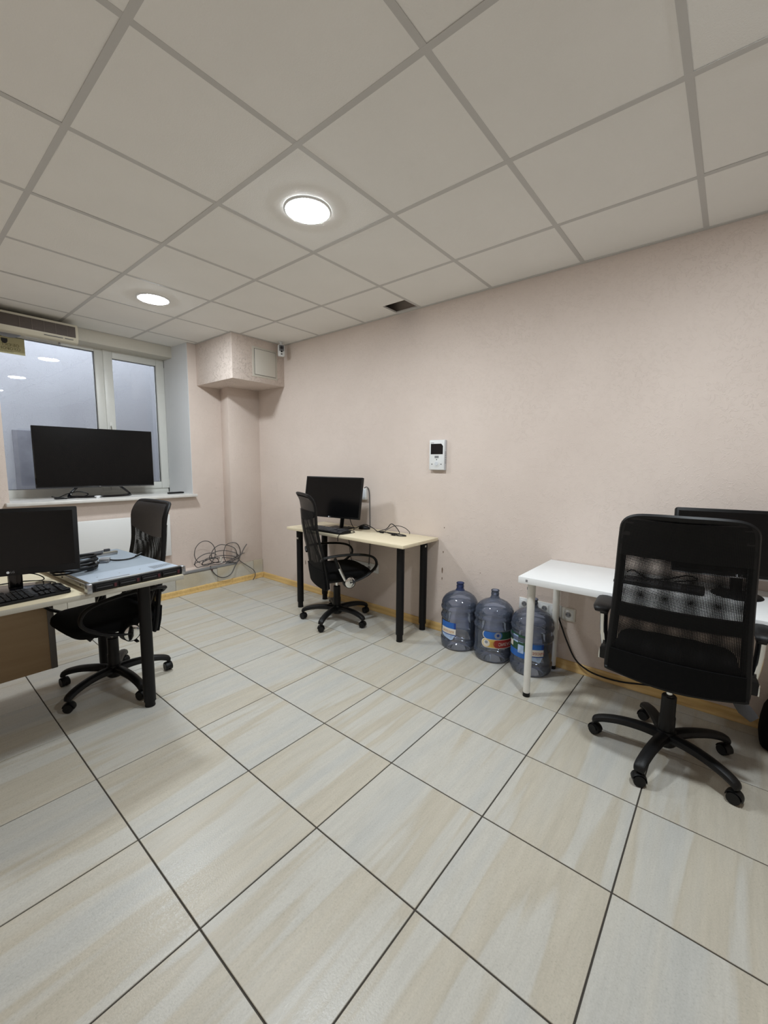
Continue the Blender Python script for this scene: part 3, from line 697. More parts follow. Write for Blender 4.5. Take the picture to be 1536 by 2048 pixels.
def seat_cushion(t, z, w, d, m, x0=0):
    lay = [(.0,.30),(.0,.80),(.008,.90),(.028,.985),(.048,1.0),(.066,.985),(.078,.93),(.084,.80),(.086,.55),(.084,.25),(.083,.02)]
    n = 40; vs = []; fs = []
    for zz, s_ in lay:
        for i in range(n):
            a = 2*PI*i/n; e = .42; cx, cy = math.cos(a), math.sin(a)
            X = math.copysign(abs(cx)**e, cx)*d/2*s_; Y = math.copysign(abs(cy)**e, cy)*w/2*s_
            drop = -.018*max(0, (X-d*.25)/(d*.25))**2 if zz > .04 else 0
            vs.append((x0+X, Y, z+zz+drop))
    for j in range(len(lay)-1): fs += [(j*n+i, j*n+(i+1) % n, (j+1)*n+(i+1) % n, (j+1)*n+i) for i in range(n)]
    MB()._add(vs, fs).build('seat', m, t, 0, 2, 60)
def lerp_tab(tab, v):
    for (a, x), (b, y) in zip(tab, tab[1:]):
        if a <= v <= b:
            q = (v-a)/(b-a); q = q*q*(3-2*q)*.35+q*.65; return x+(y-x)*q
    return tab[-1][1] if v > tab[-1][0] else tab[0][1]
def make_loop_chair(label, loc, rotz, a0):
    t = thing('office_chair', label, 'chair', loc, rotz)
    chair_base(t, a0-rotz, .375)
    MB().box(-.10,.11,-.055,.055,.345,.382).build('tilt_mechanism', M_BLACKP, t, .008)
    MB().tube([(-.02,.05,.36),(-.02,.17,.355),(-.02,.24,.345)], .006, 8, 3).tube([(-.02,.23,.346),(-.02,.275,.34)], [(.012,.006),(.010,.005)], 8, 2).build('height_lever', M_BLACKP, t)
    MB().cyl((.09,-.0,.36),(.13,-.0,.33),.018).build('tension_knob', M_BLACKP, t)
    seat_cushion(t, .40, .47, .455, M_FABRIC, .035)
    X = [(.345,-.168),(.46,-.182),(.58,-.198),(.72,-.232),(.86,-.256),(.97,-.262),(1.04,-.266),(1.085,-.276),(1.11,-.292)]
    W = [(.345,.205),(.42,.218),(.6,.215),(.75,.200),(.86,.192),(.97,.198),(1.05,.200),(1.09,.192),(1.11,.172)]
    def surf(z, u, off=0):
        hw = lerp_tab(W, z); x = lerp_tab(X, z); cu = .02*(u*u) * (1 if z < 1.02 else max(0, (1.11-z)/.09))
        return (x+off+cu, u*hw, z)
    def sheet(z0, z1, off, nv=16): return lambda u, v: surf(z0+(z1-z0)*v, 2*u-1, off)
    # leatherette head section with a curved lower hem, both faces
    def head(u, v):
        uu = 2*u-1; zl = .90 - .022*uu + .03*uu*uu; return surf(zl+(1.106-zl)*v, uu*.985, .012)
    MB().grid(head, 16, 14, thick=.026).build('head_panel', M_LEATHER, t, 0, 2, 60)
    uvf = lambda z0, z1: (lambda u, v: ((2*u-1)*.21, z0+(z1-z0)*v))
    MB().grid(sheet(.36,.95,.010), 12, 24, uvf(.36,.95)).build('mesh_front', M_NETFINE, t)
    MB().grid(sheet(.36,.98,-.022), 12, 24, uvf(.36,.98)).build('mesh_rear', M_NETFINE, t)
    MB().grid(sheet(.345,.50,.016), 10, 6, thick=.045).build('lumbar_panel', M_FABRIC, t, 0, 2, 60)
    rim = [surf(z, -1, -.004) for z in (.355,.45,.6,.75,.88,.98,1.05,1.095)] + [surf(1.108, -.9, -.004), surf(1.112, 0, -.006), surf(1.108, .9, -.004)] + [surf(z, 1, -.004) for z in (1.095,1.05,.98,.88,.75,.6,.45,.355)] + [surf(.347, .8, -.004), surf(.345, 0, -.006), surf(.347, -.8, -.004)]
    MB().tube(rim, .0115, 8, 4, closed=True, flat=1.3).build('back_frame', M_BLACKM, t)
    for s_ in (-1, 1):
        y = s_*.275
        ar = MB().tube([(-.20,y*.93,.615),(-.13,y,.630),(.02,y,.632),(.15,y,.618),(.225,y,.590),(.252,y,.540),(.225,y,.490),(.14,y,.437),(.06,y,.412),(.01,y*.99,.405)], [(.018,.010)]*9+[(.022,.020)], 10, 5, axis=(0,1,0)).build('armrest', M_BLACKP, t)
        MB().tube([(-.115,y+s_*.006,.615),(-.10,y+s_*.006,.575),(-.085,y+s_*.006,.53)], [(.014,.012)]*3, 8, 2).build('strut_collar', M_BLACKP, ar)
        MB().tube([(-.098,y+s_*.008,.58),(-.06,y+s_*.008,.49),(-.028,y+s_*.008,.425)], [(.011,.0045)]*3, 8, 3, axis=(.94,0,.34)).build('chrome_strut', M_CHROME, ar)
        dk = MB().cyl((.012,y*.86,.405),(.012,y+s_*.012,.405),.050,.048,28).build('pivot_boss', M_BLACKP, ar)
        cp = MB().lathe([(.0005,.0045),(.02,.0042),(.038,.0028),(.043,.0)], 28).build('chrome_cap', M_CHROME, ar, 0, 2, 60)
        cp.location = (.012, y+s_*.0125, .405); cp.rotation_euler = (-s_*PI/2, 0, 0)
        MB().tube([(-.20,y*.93,.615),(-.205,y*.85,.60),(-.205,y*.76,.585)], .012, 8, 3).build('arm_bracket', M_BLACKP, ar)
    return t
make_loop_chair('black high back mesh office chair with leather head panel, at the desk with the server', (.83, 2.82, 0), math.radians(185), math.radians(62))
make_loop_chair('black high back mesh office chair pulled up to the beech desk', (2.48, 2.58, 0), math.radians(-24.3), math.radians(56))

def make_wide_chair(label, loc, rotz, a0):
    t = thing('mesh_chair', label, 'chair', loc, rotz)
    chair_base(t, a0-rotz, .42)
    MB().box(-.11,.11,-.07,.07,.385,.425).build('tilt_mechanism', M_BLACKP, t, .008)
    MB().tube([(.0,-.06,.405),(-.05,-.19,.397),(-.075,-.235,.386)], .006, 8, 3).tube([(-.075,-.225,.389),(-.082,-.255,.368),(-.088,-.290,.338)], [(.012,.005),(.027,.006),(.019,.004)], 10, 3, axis=(0,.7,-.7)).build('height_lever', M_DGREY, t)
    seat_cushion(t, .435, .48, .47, M_FABRIC, .04)
    X = [(.46,-.232),(.6,-.240),(.75,-.250),(.9,-.268),(1.05,-.295),(1.16,-.322)]
    W = [(.46,.238),(.6,.232),(.8,.222),(1.0,.214),(1.10,.209),(1.145,.200),(1.16,.176)]
    def surf(z, u, off=0):
        hw = lerp_tab(W, z); return (lerp_tab(X, z)+off+.03*u*u, u*hw, z - (.02*(1-u*u) if z < .5 else 0))
    sheet = lambda z0, z1, off: (lambda u, v: surf(z0+(z1-z0)*v, 2*u-1, off))
    uvf = lambda z0, z1, k=1.0: (lambda u, v: ((2*u-1)*.225*k, (z0+(z1-z0)*v)*k))
    MB().grid(sheet(.465,1.02,.016), 14, 26, uvf(.465,1.02,1.045)).build('mesh_front', M_NET, t)
    MB().grid(sheet(.465,1.15,-.014), 14, 30, uvf(.465,1.15)).build('mesh_rear', M_NET, t)
    MB().grid(sheet(1.0,1.155,.018), 14, 10, thick=.03).build('head_panel', M_LEATHER, t, 0, 2, 60)
    MB().grid(sheet(.715,.775,.008), 12, 4, thick=.014).build('lumbar_bar', M_BLACKM, t)
    rim = [surf(z, -1) for z in (.475,.6,.75,.9,1.0,1.08,1.13)] + [surf(1.155,-.93), surf(1.162,-.6), surf(1.163,0), surf(1.162,.6), surf(1.155,.93)] + [surf(z, 1) for z in (1.13,1.08,1.0,.9,.75,.6,.475)] + [surf(.462,.9), surf(.46,0), surf(.462,-.9)]
    MB().tube(rim, .013, 8, 4, closed=True, flat=1.35).build('back_frame', M_BLACKM, t)
    MB().grid(sheet(.462,.56,-.016), 12, 6, thick=.006).build('rear_apron', M_FABRIC, t, 0, 2, 60)
    MB().box(-.235,-.06,-.035,.035,.43,.455).build('back_bracket', M_BLACKP, t, .006)
    for s_ in (-1, 1):
        y = s_*.292
        ar = MB().tube([(-.125,y,.682),(-.10,y,.700),(.02,y,.706),(.10,y,.700),(.125,y,.684)], [(.026,.008),(.038,.012),(.040,.013),(.036,.012),(.022,.008)], 12, 5, axis=(0,1,0)).build('armrest', M_BLACKP, t)
        MB().box(-.032,.022,y-.018,y+.018,.64,.695).build('arm_sleeve', M_BLACKP, ar, .006)
        MB().tube([(-.005,y-s_*.004,.66),(.0,y-s_*.008,.55),(.01,y-s_*.02,.46)], [(.011,.016)]*3, 8, 3, axis=(0,1,0)).build('arm_post', M_BLACKP, ar)
        MB().tube([(-.022,y+s_*.006,.645),(-.018,y+s_*.002,.55),(-.010,y-s_*.008,.475)], [(.011,.006)]*3, 8, 3, axis=(0,1,0)).build('chrome_strut', M_CHROME, ar)
        MB().box(-.06,.07,min(y-s_*.06,y+s_*.004),max(y-s_*.06,y+s_*.004),.425,.485).build('arm_clamp', M_BLACKP, ar, .008)
        MB().box(-.055,-.045,min(y+s_*.002,y+s_*.008),max(y+s_*.002,y+s_*.008),.425,.475).build('chrome_edge', M_CHROME, ar, .002)
    return t
make_wide_chair('black wide mesh back office chair with pad armrests at the white table', (2.28, .145, 0), math.radians(4), math.radians(24))

# ================================================================== DESKS
def pole_leg(t, x, y, z1, r, m, foot=True, tagged=False, ext=.055):
    lg = MB().cyl((x,y,ext),(x,y,z1),r,n=28).build('leg', m, t)
    MB().cyl((x,y,.004),(x,y,ext+.02),r*.82,n=24).cyl((x,y,0),(x,y,.006),r*.86,n=24).build('leg_foot', M_BLACKM, lg)
    return lg
# beech desk against the long wall
d2 = thing('beech_desk', 'pale beech topped desk on black pole legs against the pink wall', 'desk', (0,0,0))
DX0, DX1, DY0, DY1, DZ = 2.388, 2.858, 1.795, 3.150, .775
MB().box(DX0,DX1,DY0,DY1,DZ-.025,DZ).build('desktop', M_BEECH, d2, .002)
for x, y in ((2.478,1.885),(2.788,1.885),(2.478,3.075),(2.788,3.075)):
    lg = pole_leg(d2, x, y, DZ-.025, .030, M_BLACKM)
    MB().cyl((x,y,DZ-.034),(x,y,DZ-.025),.045,n=28).build('mounting_plate', M_BLACKM, lg)
    if y > 3 and x < 2.6: MB().box(x-.0312,x-.0295,y-.016,y+.010,DZ-.115,DZ-.10).build('inventory_sticker', M_TAPE, lg)
    if y < 2 and x > 2.6: MB().box(x-.026,x-.010,y-.0305,y-.0285,DZ-.075,DZ-.06).build('inventory_sticker', M_TAPE, lg)

# white table against the long wall
wt = thing('white_table', 'white rectangular table on round white steel legs, water bottles beside it', 'table', (0,0,0))
TX0, TX1, TY0, TY1, TZ = 2.300, 2.866, -.42, .900, .733
MB().box(TX0,TX1,TY0,TY1,TZ-.038,TZ).build('tabletop', M_WTABLE, wt, .0015)
for x, y in ((2.362,.842),(2.815,.836),(2.362,-.36),(2.815,-.36)):
    lg = MB().cyl((x,y,.022),(x,y,TZ-.038),.0195,.0225,n=28).build('leg', M_WLEG, wt)
    MB().cyl((x,y,0),(x,y,.024),.0205,n=24).build('leg_foot', M_BLACKM, lg)
MB().box(2.362-.008,2.362+.004,.842+.018,.842+.0245,TZ-.085,TZ-.07).build('inventory_mark', M_GREYP, wt)
for x in (2.365,): MB().box(TX0-.0006,TX0+.0004,.845,.857,TZ-.026,TZ-.012).build('inventory_mark', M_GREYP, wt)

# left desk with server
d1 = thing('cream_desk', 'cream topped desk with grey edging on thick black pole legs', 'desk', (0,0,0))
LK = .976                      # things on this desk were measured at .74 m
LX0, LX1, LY0, LY1, LZ = -.40, 1.021, 2.257, 3.235, .755
MB().box(LX0,LX1,LY0,LY1,LZ-.024,LZ-.0005).build('edge_band', M_EDGE, d1, .002)
MB().box(LX0+.001,LX1-.001,LY0+.001,LY1-.001,LZ-.002,LZ).build('desktop', M_BEECHX, d1)
for x, y in ((.876,2.425),(.872,3.14),(-.30,2.425),(-.30,3.14)):
    lg = pole_leg(d1, x, y, LZ-.024, .031, M_BLACKM, ext=.03)
mp_ = MB().box(-.26,.580,3.10,3.118,.105,LZ-.025).build('modesty_panel', M_PANEL, d1, .001)
MB().box(.580,.612,3.096,3.122,.105,LZ-.025).build('panel_end_strip', M_PANEDGE, mp_, .002)

# ================================================================== MONITORS
def monitor(label, loc, rotz, tilt, w, h, base_z, bezel, stand, neck_w=.05, round_=.004, mark=True, chin=.02, foot_shift=(0,.02), strip=False):
    """loc = panel centre; rotz turns the panel, front faces local -Y; foot stands at base_z"""
    t = thing('monitor', label, 'monitor', (loc[0], loc[1], base_z), rotz)
    zc = loc[2]-base_z; ct, st = math.cos(tilt), math.sin(tilt)
    tr = lambda x, y, z: (x, y*ct+z*st, zc-y*st+z*ct)
    def P(x0,x1,y0,y1,z0,z1):
        mb = MB().box(x0,x1,y0,y1,z0,z1); mb.v = [tr(*p) for p in mb.v]; return mb
    mb = MB().prism(rrect(w,h,round_), -.008, .014, lambda x,y,z: tr(x,z,y)); mb.build('back_shell', M_BLACKP, t, .002)
    MB().prism(rrect(w,h,round_), -.011, -.007, lambda x,y,z: tr(x,z,y)).build('bezel', M_BEZEL, t, .001)
    P(-w/2+bezel,w/2-bezel,-.0115,-.0105,-h/2+chin,h/2-bezel).build('screen', M_SCREEN, t)
    P(-w*.32,w*.32,.013,.045,-h*.30,h*.30).build('rear_housing', M_BLACKP, t, .012)
    if strip: P(-w/2+.004,w/2-.004,-.0118,-.008,-h/2-.0005,-h/2+.006).build('silver_strip', M_STEEL, t, .001)
    if mark:
        d = MB().cyl((-.012,-.0116,-h/2+chin*.5),(-.012,-.0122,-h/2+chin*.5),.0055,n=18); d.v = [tr(*p) for p in d.v]; d.build('emblem_disc', M_INTCG, t)
        lettering('lettering', 'LG', .012, M_GREYP, t, lambda a,b: tr(a+.004,-.0122,b-h/2+chin*.5))
    fx, fy = foot_shift
    if stand == 'column':
        MB().tube([(fx,fy+.03,.01),(fx,fy+.035,.06),(fx,fy+.04,zc-h*.2),(fx,.055,zc-h*.05)], [(neck_w/2,.014)]*4, 10, 3, axis=(1,0,0)).build('stand_neck', M_GLOSSB, t)
        MB().prism([(fx+p[0], fy+p[1]) for p in rrect(.27,.17,.06,8)], 0, .010).build('stand_foot', M_GLOSSB, t, .004)
    elif stand == 'slab':
        MB().tube([(fx,fy+.02,.008),(fx,fy+.03,.06),(fx,fy+.045,zc-h*.3),(fx,.05,zc-h*.05)], [(neck_w/2,.010)]*4, 10, 3, axis=(1,0,0)).build('stand_neck', M_BLACKM, t)
        MB().prism([(fx+p[0], fy+p[1]) for p in rrect(.22,.15,.02,5)], 0, .008).build('stand_foot', M_BLACKM, t, .003)
    else:
        MB().tube([(fx,fy+.02,.01),(fx,fy+.03,.06),(fx,.045,zc-h*.1)], [(neck_w/2,.012)]*3, 10, 3, axis=(1,0,0)).build('stand_neck', M_BLACKM, t)
        MB().lathe([(.0,.013),(.06,.012),(.098,.007),(.104,.002),(.104,0),(.0,0)], 40, (fx,fy,0)).build('stand_foot', M_BLACKM, t)
    return t
monitor('black monitor with a glossy stand on the cream desk beside the server', (.371*LK, 2.575*LK, .995), math.radians(-17), math.radians(12), .503, .306, LZ, .018, 'column', .055, chin=.03, foot_shift=(-.01,.06))
monitor('black thin bezel monitor on the beech desk by the pink wall', (2.585, 2.742, 1.062), math.radians(-80), math.radians(10), .615, .365, DZ, .009, 'slab', .045, chin=.016, foot_shift=(.03,.075))
monitor('black rounded corner monitor on the white table behind the mesh chair', (2.690, -.060, .990), math.radians(-78), math.radians(9), .56, .335, TZ, .016, 'disc', .05, .012, chin=.022, foot_shift=(.0,-.01), strip=True)

# ================================================================== KEYBOARDS, MOUSE, SMALL THINGS
kc = {}
def keyboard(label, loc, rotz, w, d, single, m_key=M_BLACKP):
    t = thing('keyboard', label, 'keyboard', loc, rotz)
    tilt = .07
    MB().prism(rrect(w,d,.014,4), 0, .012, lambda x,y,z: (x,y,z+(max(0,(y+d/2))*tilt if z > 0 else 0))).build('keyboard_body', M_BLACKP, t, .003)
    rows = 6; kw = .0185; x0 = -w/2+.014
    allk = MB()
    nx = int((w-.028)/.0195)
    for r in range(rows):
        yy = -d/2+.022+r*(d-.05)/(rows-1)+(.006 if r == 5 else 0)
        i = 0
        while i < nx:
            if i in (15, 19) or (r == 5 and i in (1, 6, 11)) or (r == 2 and 15 < i < 19): i += 1; continue
            span = 6 if (r == 0 and i == 4) else (2 if (r == 0 and i == 20) else 1)
            a, b = x0+i*.0195, x0+(i+span)*.0195-.0025; hz = .0125+(yy+d/2)*tilt
            if single:
                k = span
                if k not in kc: kc[k] = MB().box(-(b-a)/2,(b-a)/2,-.0082,.0082,0,.006).mesh('key', .0015, 1)
                link('key', kc[k], m_key, t, ((a+b)/2, yy, hz), (tilt*.9,0,0))
            else: allk.box(a, b, yy-.008, yy+.008, hz, hz+.005)
            i += span
    if not single: allk.build('keys', M_DGREY, t)
    return t
keyboard('black full size keyboard on the cream desk in front of the monitor', (.318*LK, 2.452*LK, LZ), math.radians(4), .440, .152, True, M_BLACKM)
keyboard('black keyboard with dark grey keys on the beech desk', (2.474, 2.69, DZ), math.radians(-89.5), .44, .150, False)
keyboard('slim black keyboard lying on the white table behind the mesh chair', (2.60, .262, TZ), math.radians(-88), .40, .125, False)

def mouse(label, loc, rotz):
    t = thing('computer_mouse', label, 'mouse', loc, rotz)
    n = 20; vs = []; fs = []; lay = [(0,1),(.008,1.02),(.02,.95),(.028,.78),(.033,.5),(.035,.05)]
    for z, s_ in lay:
        for i in range(n):
            a = 2*PI*i/n; vs.append((.052*s_*math.cos(a), .030*s_*math.sin(a), z*(1-.18*math.cos(a))))
    for j in range(len(lay)-1): fs += [(j*n+i,j*n+(i+1)%n,(j+1)*n+(i+1)%n,(j+1)*n+i) for i in range(n)]
    MB()._add(vs, fs).build('mouse_body', M_BLACKP, t, 0, 2, 70)
    MB().cyl((.026,-.004,.026),(.026,.004,.026),.008,n=14).build('scroll_wheel', M_DGREY, t)
    return t
mouse('small black mouse on the beech desk beside the keyboard', (2.772, 2.525, DZ), math.radians(-60))
# cables on the beech desk
z = DZ+.0045
c1 = thing('cable_bundle', 'thin black cables with a video plug lying loose on the beech desk', 'cable', (0,0,0))
cable('cable', [(2.66,2.62,z+.20),(2.66,2.60,z+.10),(2.645,2.56,z+.05),(2.64,2.53,z+.02),(2.655,2.545,z),(2.69,2.575,z)], .0032, M_BLACKP, c1)
cable('cable', [(2.76,2.72,z),(2.755,2.63,z),(2.695,2.55,z+.015),(2.715,2.465,z+.05),(2.75,2.40,z+.02),(2.73,2.33,z),(2.735,2.27,z+.006),(2.73,2.20,z),(2.725,2.12,z),(2.71,2.09,z)], .0036, M_BLACKP, c1)
cable('cable', [(2.72,2.33,z),(2.75,2.25,z+.03),(2.765,2.21,z+.075),(2.755,2.15,z+.055),(2.74,2.10,z+.01),(2.735,2.16,z+.004),(2.73,2.26,z+.004)], .0036, M_BLACKP, c1)
cable('cable', [(2.74,2.26,z+.012),(2.80,2.20,z+.055),(2.82,2.12,z+.05),(2.82,2.06,z+.02),(2.815,2.05,z)], .0028, M_BLACKP, c1)
cable('cable', [(2.74,2.11,z+.003),(2.735,2.04,z),(2.715,2.02,z),(2.69,2.06,z),(2.683,2.10,z+.004)], .0046, M_BLACKP, c1)
MB().box(2.672,2.690,2.10,2.135,z-.003,z+.010).build('video_plug', M_BLACKP, c1, .003); MB().box(2.674,2.688,2.135,2.146,z,z+.006).build('plug_tip', M_STEEL, c1)
MB().box(2.705,2.72,2.25,2.29,z-.003,z+.008).build('usb_plug', M_BLACKP, c1, .003)
tag(cable('dangling_cable', [(2.62,2.56,z),(2.60,2.50,z),(2.57,2.455,z),(2.50,2.446,z),(2.43,2.450,z),(2.392,2.456,z),(2.376,2.458,DZ-.012),(2.377,2.460,DZ-.05)], .003, M_BLACKP), 'thin black keyboard cable hanging over the front edge of the beech desk', 'cable')
tag(cable('hanging_cable', [(2.55,2.66,.30),(2.56,2.62,.26),(2.57,2.61,.20),(2.565,2.60,.15),(2.56,2.605,.10)], .004, M_DGREY), 'dark cable dangling under the beech desk behind the chair', 'cable') if False else None

# server on the cream desk
sv = thing('rack_server', 'flat steel rack server with a black drive bay front lying on the cream desk', 'server', (.825*LK, 2.330*LK, LZ), math.radians(4.5))
SW, SD, SH = .2135, .765, .0425
MB().box(-SW,SW,.012,SD,.001,SH).build('chassis', M_RAIL, sv, .001)
MB().box(-SW+.002,SW-.002,.016,.19,SH,SH+.0015).build('front_lid', M_SERVER, sv)
MB().box(-SW+.002,SW-.002,.192,SD-.002,SH,SH+.0012).build('rear_lid', M_SERVDK, sv)
MB().box(-SW,SW,-.006,.014,.002,SH-.001).build('front_panel', M_BLACKP, sv, .002)
for k in range(4):
    x0 = -SW+.012+k*.104
    by = MB().box(x0,x0+.100,-.012,-.005,.006,SH-.010).build('drive_bay', M_BLACKM, sv, .002)
    MB().box(x0+.080,x0+.092,-.0135,-.010,.010,SH-.014).build('release_latch', M_MAROON, by, .001)
    MB().box(x0+.006,x0+.074,-.0135,-.0115,.018,.022).build('bay_handle', M_DGREY, by, .0008)
for s_ in (-1,1):
    er = MB().box(min(s_*SW,s_*(SW+.022)),max(s_*SW,s_*(SW+.022)),-.016,.020,.0,SH+.002).build('rack_ear', M_STEEL, sv, .003)
    MB().box(s_*(SW+.011)-.006,s_*(SW+.011)+.006,-.0172,-.0158,.014,.028).build('ear_mark', M_GREYP, er)
    MB().box(min(s_*SW,s_*(SW+.009)),max(s_*SW,s_*(SW+.009)),.03,SD-.02,.009,SH-.009).build('slide_rail', M_RAIL, sv, .002)
for x, y in ((-SW-.0095,.10),(-SW-.0095,.33)): MB().cyl((x,y,.022),(x-.002,y,.022),.005,n=12).build('rail_stud', M_DGREY, sv)
for k in range(14): MB().box(.10+.008*k,.103+.008*k,.05+.002*k,.12,SH+.0014,SH+.0018).build('vent_slot', M_DGREY, sv)
for x in (-.15,-.05,.05,.14): MB().cyl((x,.10,SH+.0012),(x,.10,SH+.0022),.004,n=10).build('lid_rivet', M_STEEL, sv)
MB().box(-.17,-.03,.028,.045,SH+.0014,SH+.0017).build('lid_print', M_GREYP, sv)
svz = LZ+SH+.0015
cb = thing('cable_coil', 'coiled black power cables with a white tag on top of the server', 'cable', (.625*LK, 2.63*LK, svz), math.radians(10))
for k in range(7):
    rr = .06+.009*(k % 3); zz = .008+.0105*k
    pts = [((.10)*math.cos(a)+random.uniform(-.008,.008), rr*math.sin(a)+random.uniform(-.006,.006), zz+random.uniform(-.004,.006)) for a in [2*PI*i/9 for i in range(9)]]
    MB().tube([(x,y,max(z_,.006)) for x,y,z_ in pts], .005, 6, 4, closed=True).build('cable_turn', M_BLACKP, cb)
MB().box(.066,.090,-.035,-.012,.035,.056).build('white_tag', M_TAPE, cb, .003)
MB().box(.03,.06,-.062,-.03,.004,.024).build('power_plug', M_BLACKP, cb, .004)
ad = thing('video_adapter', 'grey video adapter with a short black lead on the server lid', 'adapter', (.80*LK, 2.76*LK, svz), math.radians(-28))
MB().box(-.024,.024,-.026,.026,.0,.022).build('adapter_head', M_GREYP, ad, .003); MB().box(-.018,.018,-.03,-.022,.003,.014).build('connector_shell', M_STEEL, ad, .001)
cable('lead', [(.022,.005,.010),(.05,.0,.006),(.09,.004,.005),(.125,.028,.005),(.15,.06,.010),(.165,.085,.014)], .0042, M_BLACKP, ad); MB().tube([(.145,.052,.012),(.158,.075,.016),(.170,.095,.02)], [(.006,.005)]*3, 8, 2).build('lead_plug', M_BLACKP, ad)
cad = thing('drive_tray_pair', 'two thin steel rail brackets stacked at the back of the server lid', 'bracket', (.82*LK, 2.95*LK, svz), math.radians(6))
MB().box(-.13,.10,-.02,.015,.0,.009).build('bracket', M_STEEL, cad, .001); MB().box(-.10,.12,.02,.05,.0,.012).build('bracket', M_RAIL, cad, .001); MB().box(-.11,.03,.0,.03,.0125,.022).build('bracket', M_DGREY, cad, .002)
tag(MB().box(.870,.900,2.99,3.01,svz,svz+.016).tube([(.875,3.0,svz+.008),(.805,2.985,svz+.007),(.74,2.975,svz+.006)], .004, 6, 3).build('corner_clip', M_DGREY), 'small dark clip with a pin at the rear corner of the server', 'clip')
zz = LZ+.0035
tag(cable('monitor_lead', [(px*LK, py*LK, pz) for px, py, pz in [(.36,2.66,LZ+.09),(.40,2.66,LZ+.075),(.46,2.66,LZ+.06),(.50,2.68,LZ+.03),(.50,2.74,zz),(.42,2.79,zz),(.22,2.79,zz)]], .0028, M_BLACKP), 'thin black lead looping down behind the monitor on the cream desk', 'cable')
tag(cable('keyboard_lead', [(px*LK, py*LK, pz) for px, py, pz in [(.475,2.535,LZ+.014),(.505,2.56,LZ+.012),(.53,2.60,LZ+.010),(.535,2.66,zz),(.50,2.72,zz)]], .0026, M_BLACKP), 'thin black keyboard lead running beside the server', 'cable')

# things around the white table
tag(cable('power_cable', [(XW-.02,.83,.36),(XW-.035,.80,.30),(XW-.03,.76,.20),(XW-.04,.70,.10),(XW-.05,.62,.055),(XW-.06,.53,.045),(XW-.06,.42,.05),(XW-.06,.30,.075),(XW-.06,.10,.11)], .0055, M_BLACKP), 'black power cable sagging along the wall under the white table', 'cable')
tag(cable('table_cable', [(2.82,.44,TZ+.006),(2.77,.40,TZ+.03),(2.72,.33,TZ+.01),(2.70,.24,TZ+.02),(2.73,.15,TZ+.05),(2.76,.10,TZ+.03),(2.74,.2,TZ+.006)], .004, M_BLACKP), 'black cable looped on the white table behind the mesh chair', 'cable')
bg = thing('black_bag', 'black soft bag standing on the floor under the white table by the wall', 'bag', (2.72, -.345, 0))
n = 24; vs = []; fs = []; lay = [(0,.85),(.01,.95),(.06,1.0),(.12,.98),(.18,.92),(.225,.8),(.255,.55),(.265,.1)]
for zq, s_ in lay:
    for i in range(n):
        a = 2*PI*i/n; cx, cy = math.cos(a), math.sin(a); e = .55
        vs.append((math.copysign(abs(cx)**e,cx)*.11*s_*(1+.04*math.sin(3*a+zq*20)), math.copysign(abs(cy)**e,cy)*.145*s_, zq))
for j in range(len(lay)-1): fs += [(j*n+i,j*n+(i+1)%n,(j+1)*n+(i+1)%n,(j+1)*n+i) for i in range(n)]
fs.append(tuple(reversed(range(n))))
MB()._add(vs, fs).build('bag_body', M_FABRIC, bg, 0, 2, 60); MB().tube([(0,-.07,.25),(0,-.05,.30),(0,.05,.30),(0,.07,.25)], .008, 8, 4).build('bag_handle', M_BLACKM, bg)

# ================================================================== WATER BOTTLES
def jug(label, loc, rotz, neck_m=None):
    t = thing('water_bottle', label, 'water bottle', (loc[0], loc[1], 0), rotz)
    prof = [(.0,.012),(.06,.008),(.095,.002),(.112,.0),(.124,.006),(.132,.022),(.1350,.05),(.1355,.064),(.1335,.074),(.1300,.079),(.1290,.086),(.1318,.094),(.1318,.210),(.1305,.217),(.1312,.222),(.1345,.226),(.1372,.233),(.1380,.240),(.1372,.247),(.1345,.254),(.1310,.258),(.1300,.263),(.1300,.283),(.1312,.288),(.1345,.292),(.1372,.299),(.1380,.306),(.1370,.313),(.1340,.319),(.1318,.322),(.1325,.327),(.1335,.334),(.1318,.346),(.123,.366),(.107,.387),(.084,.404),(.060,.416),(.042,.424),(.034,.430)]
    neck = [(.034,.430),(.0315,.436),(.0275,.444),(.0268,.455),(.0285,.459),(.0285,.463),(.0265,.466),(.0262,.478),(.029,.481),(.029,.487),(.026,.489),(.0235,.487),(.0235,.44)]
    MB().lathe(prof, 56).build('bottle_body', M_JUG, t, 0, 2, 80)
    MB().lathe(neck, 36).build('bottle_neck', neck_m or M_JUG, t, 0, 2, 80)
    return t
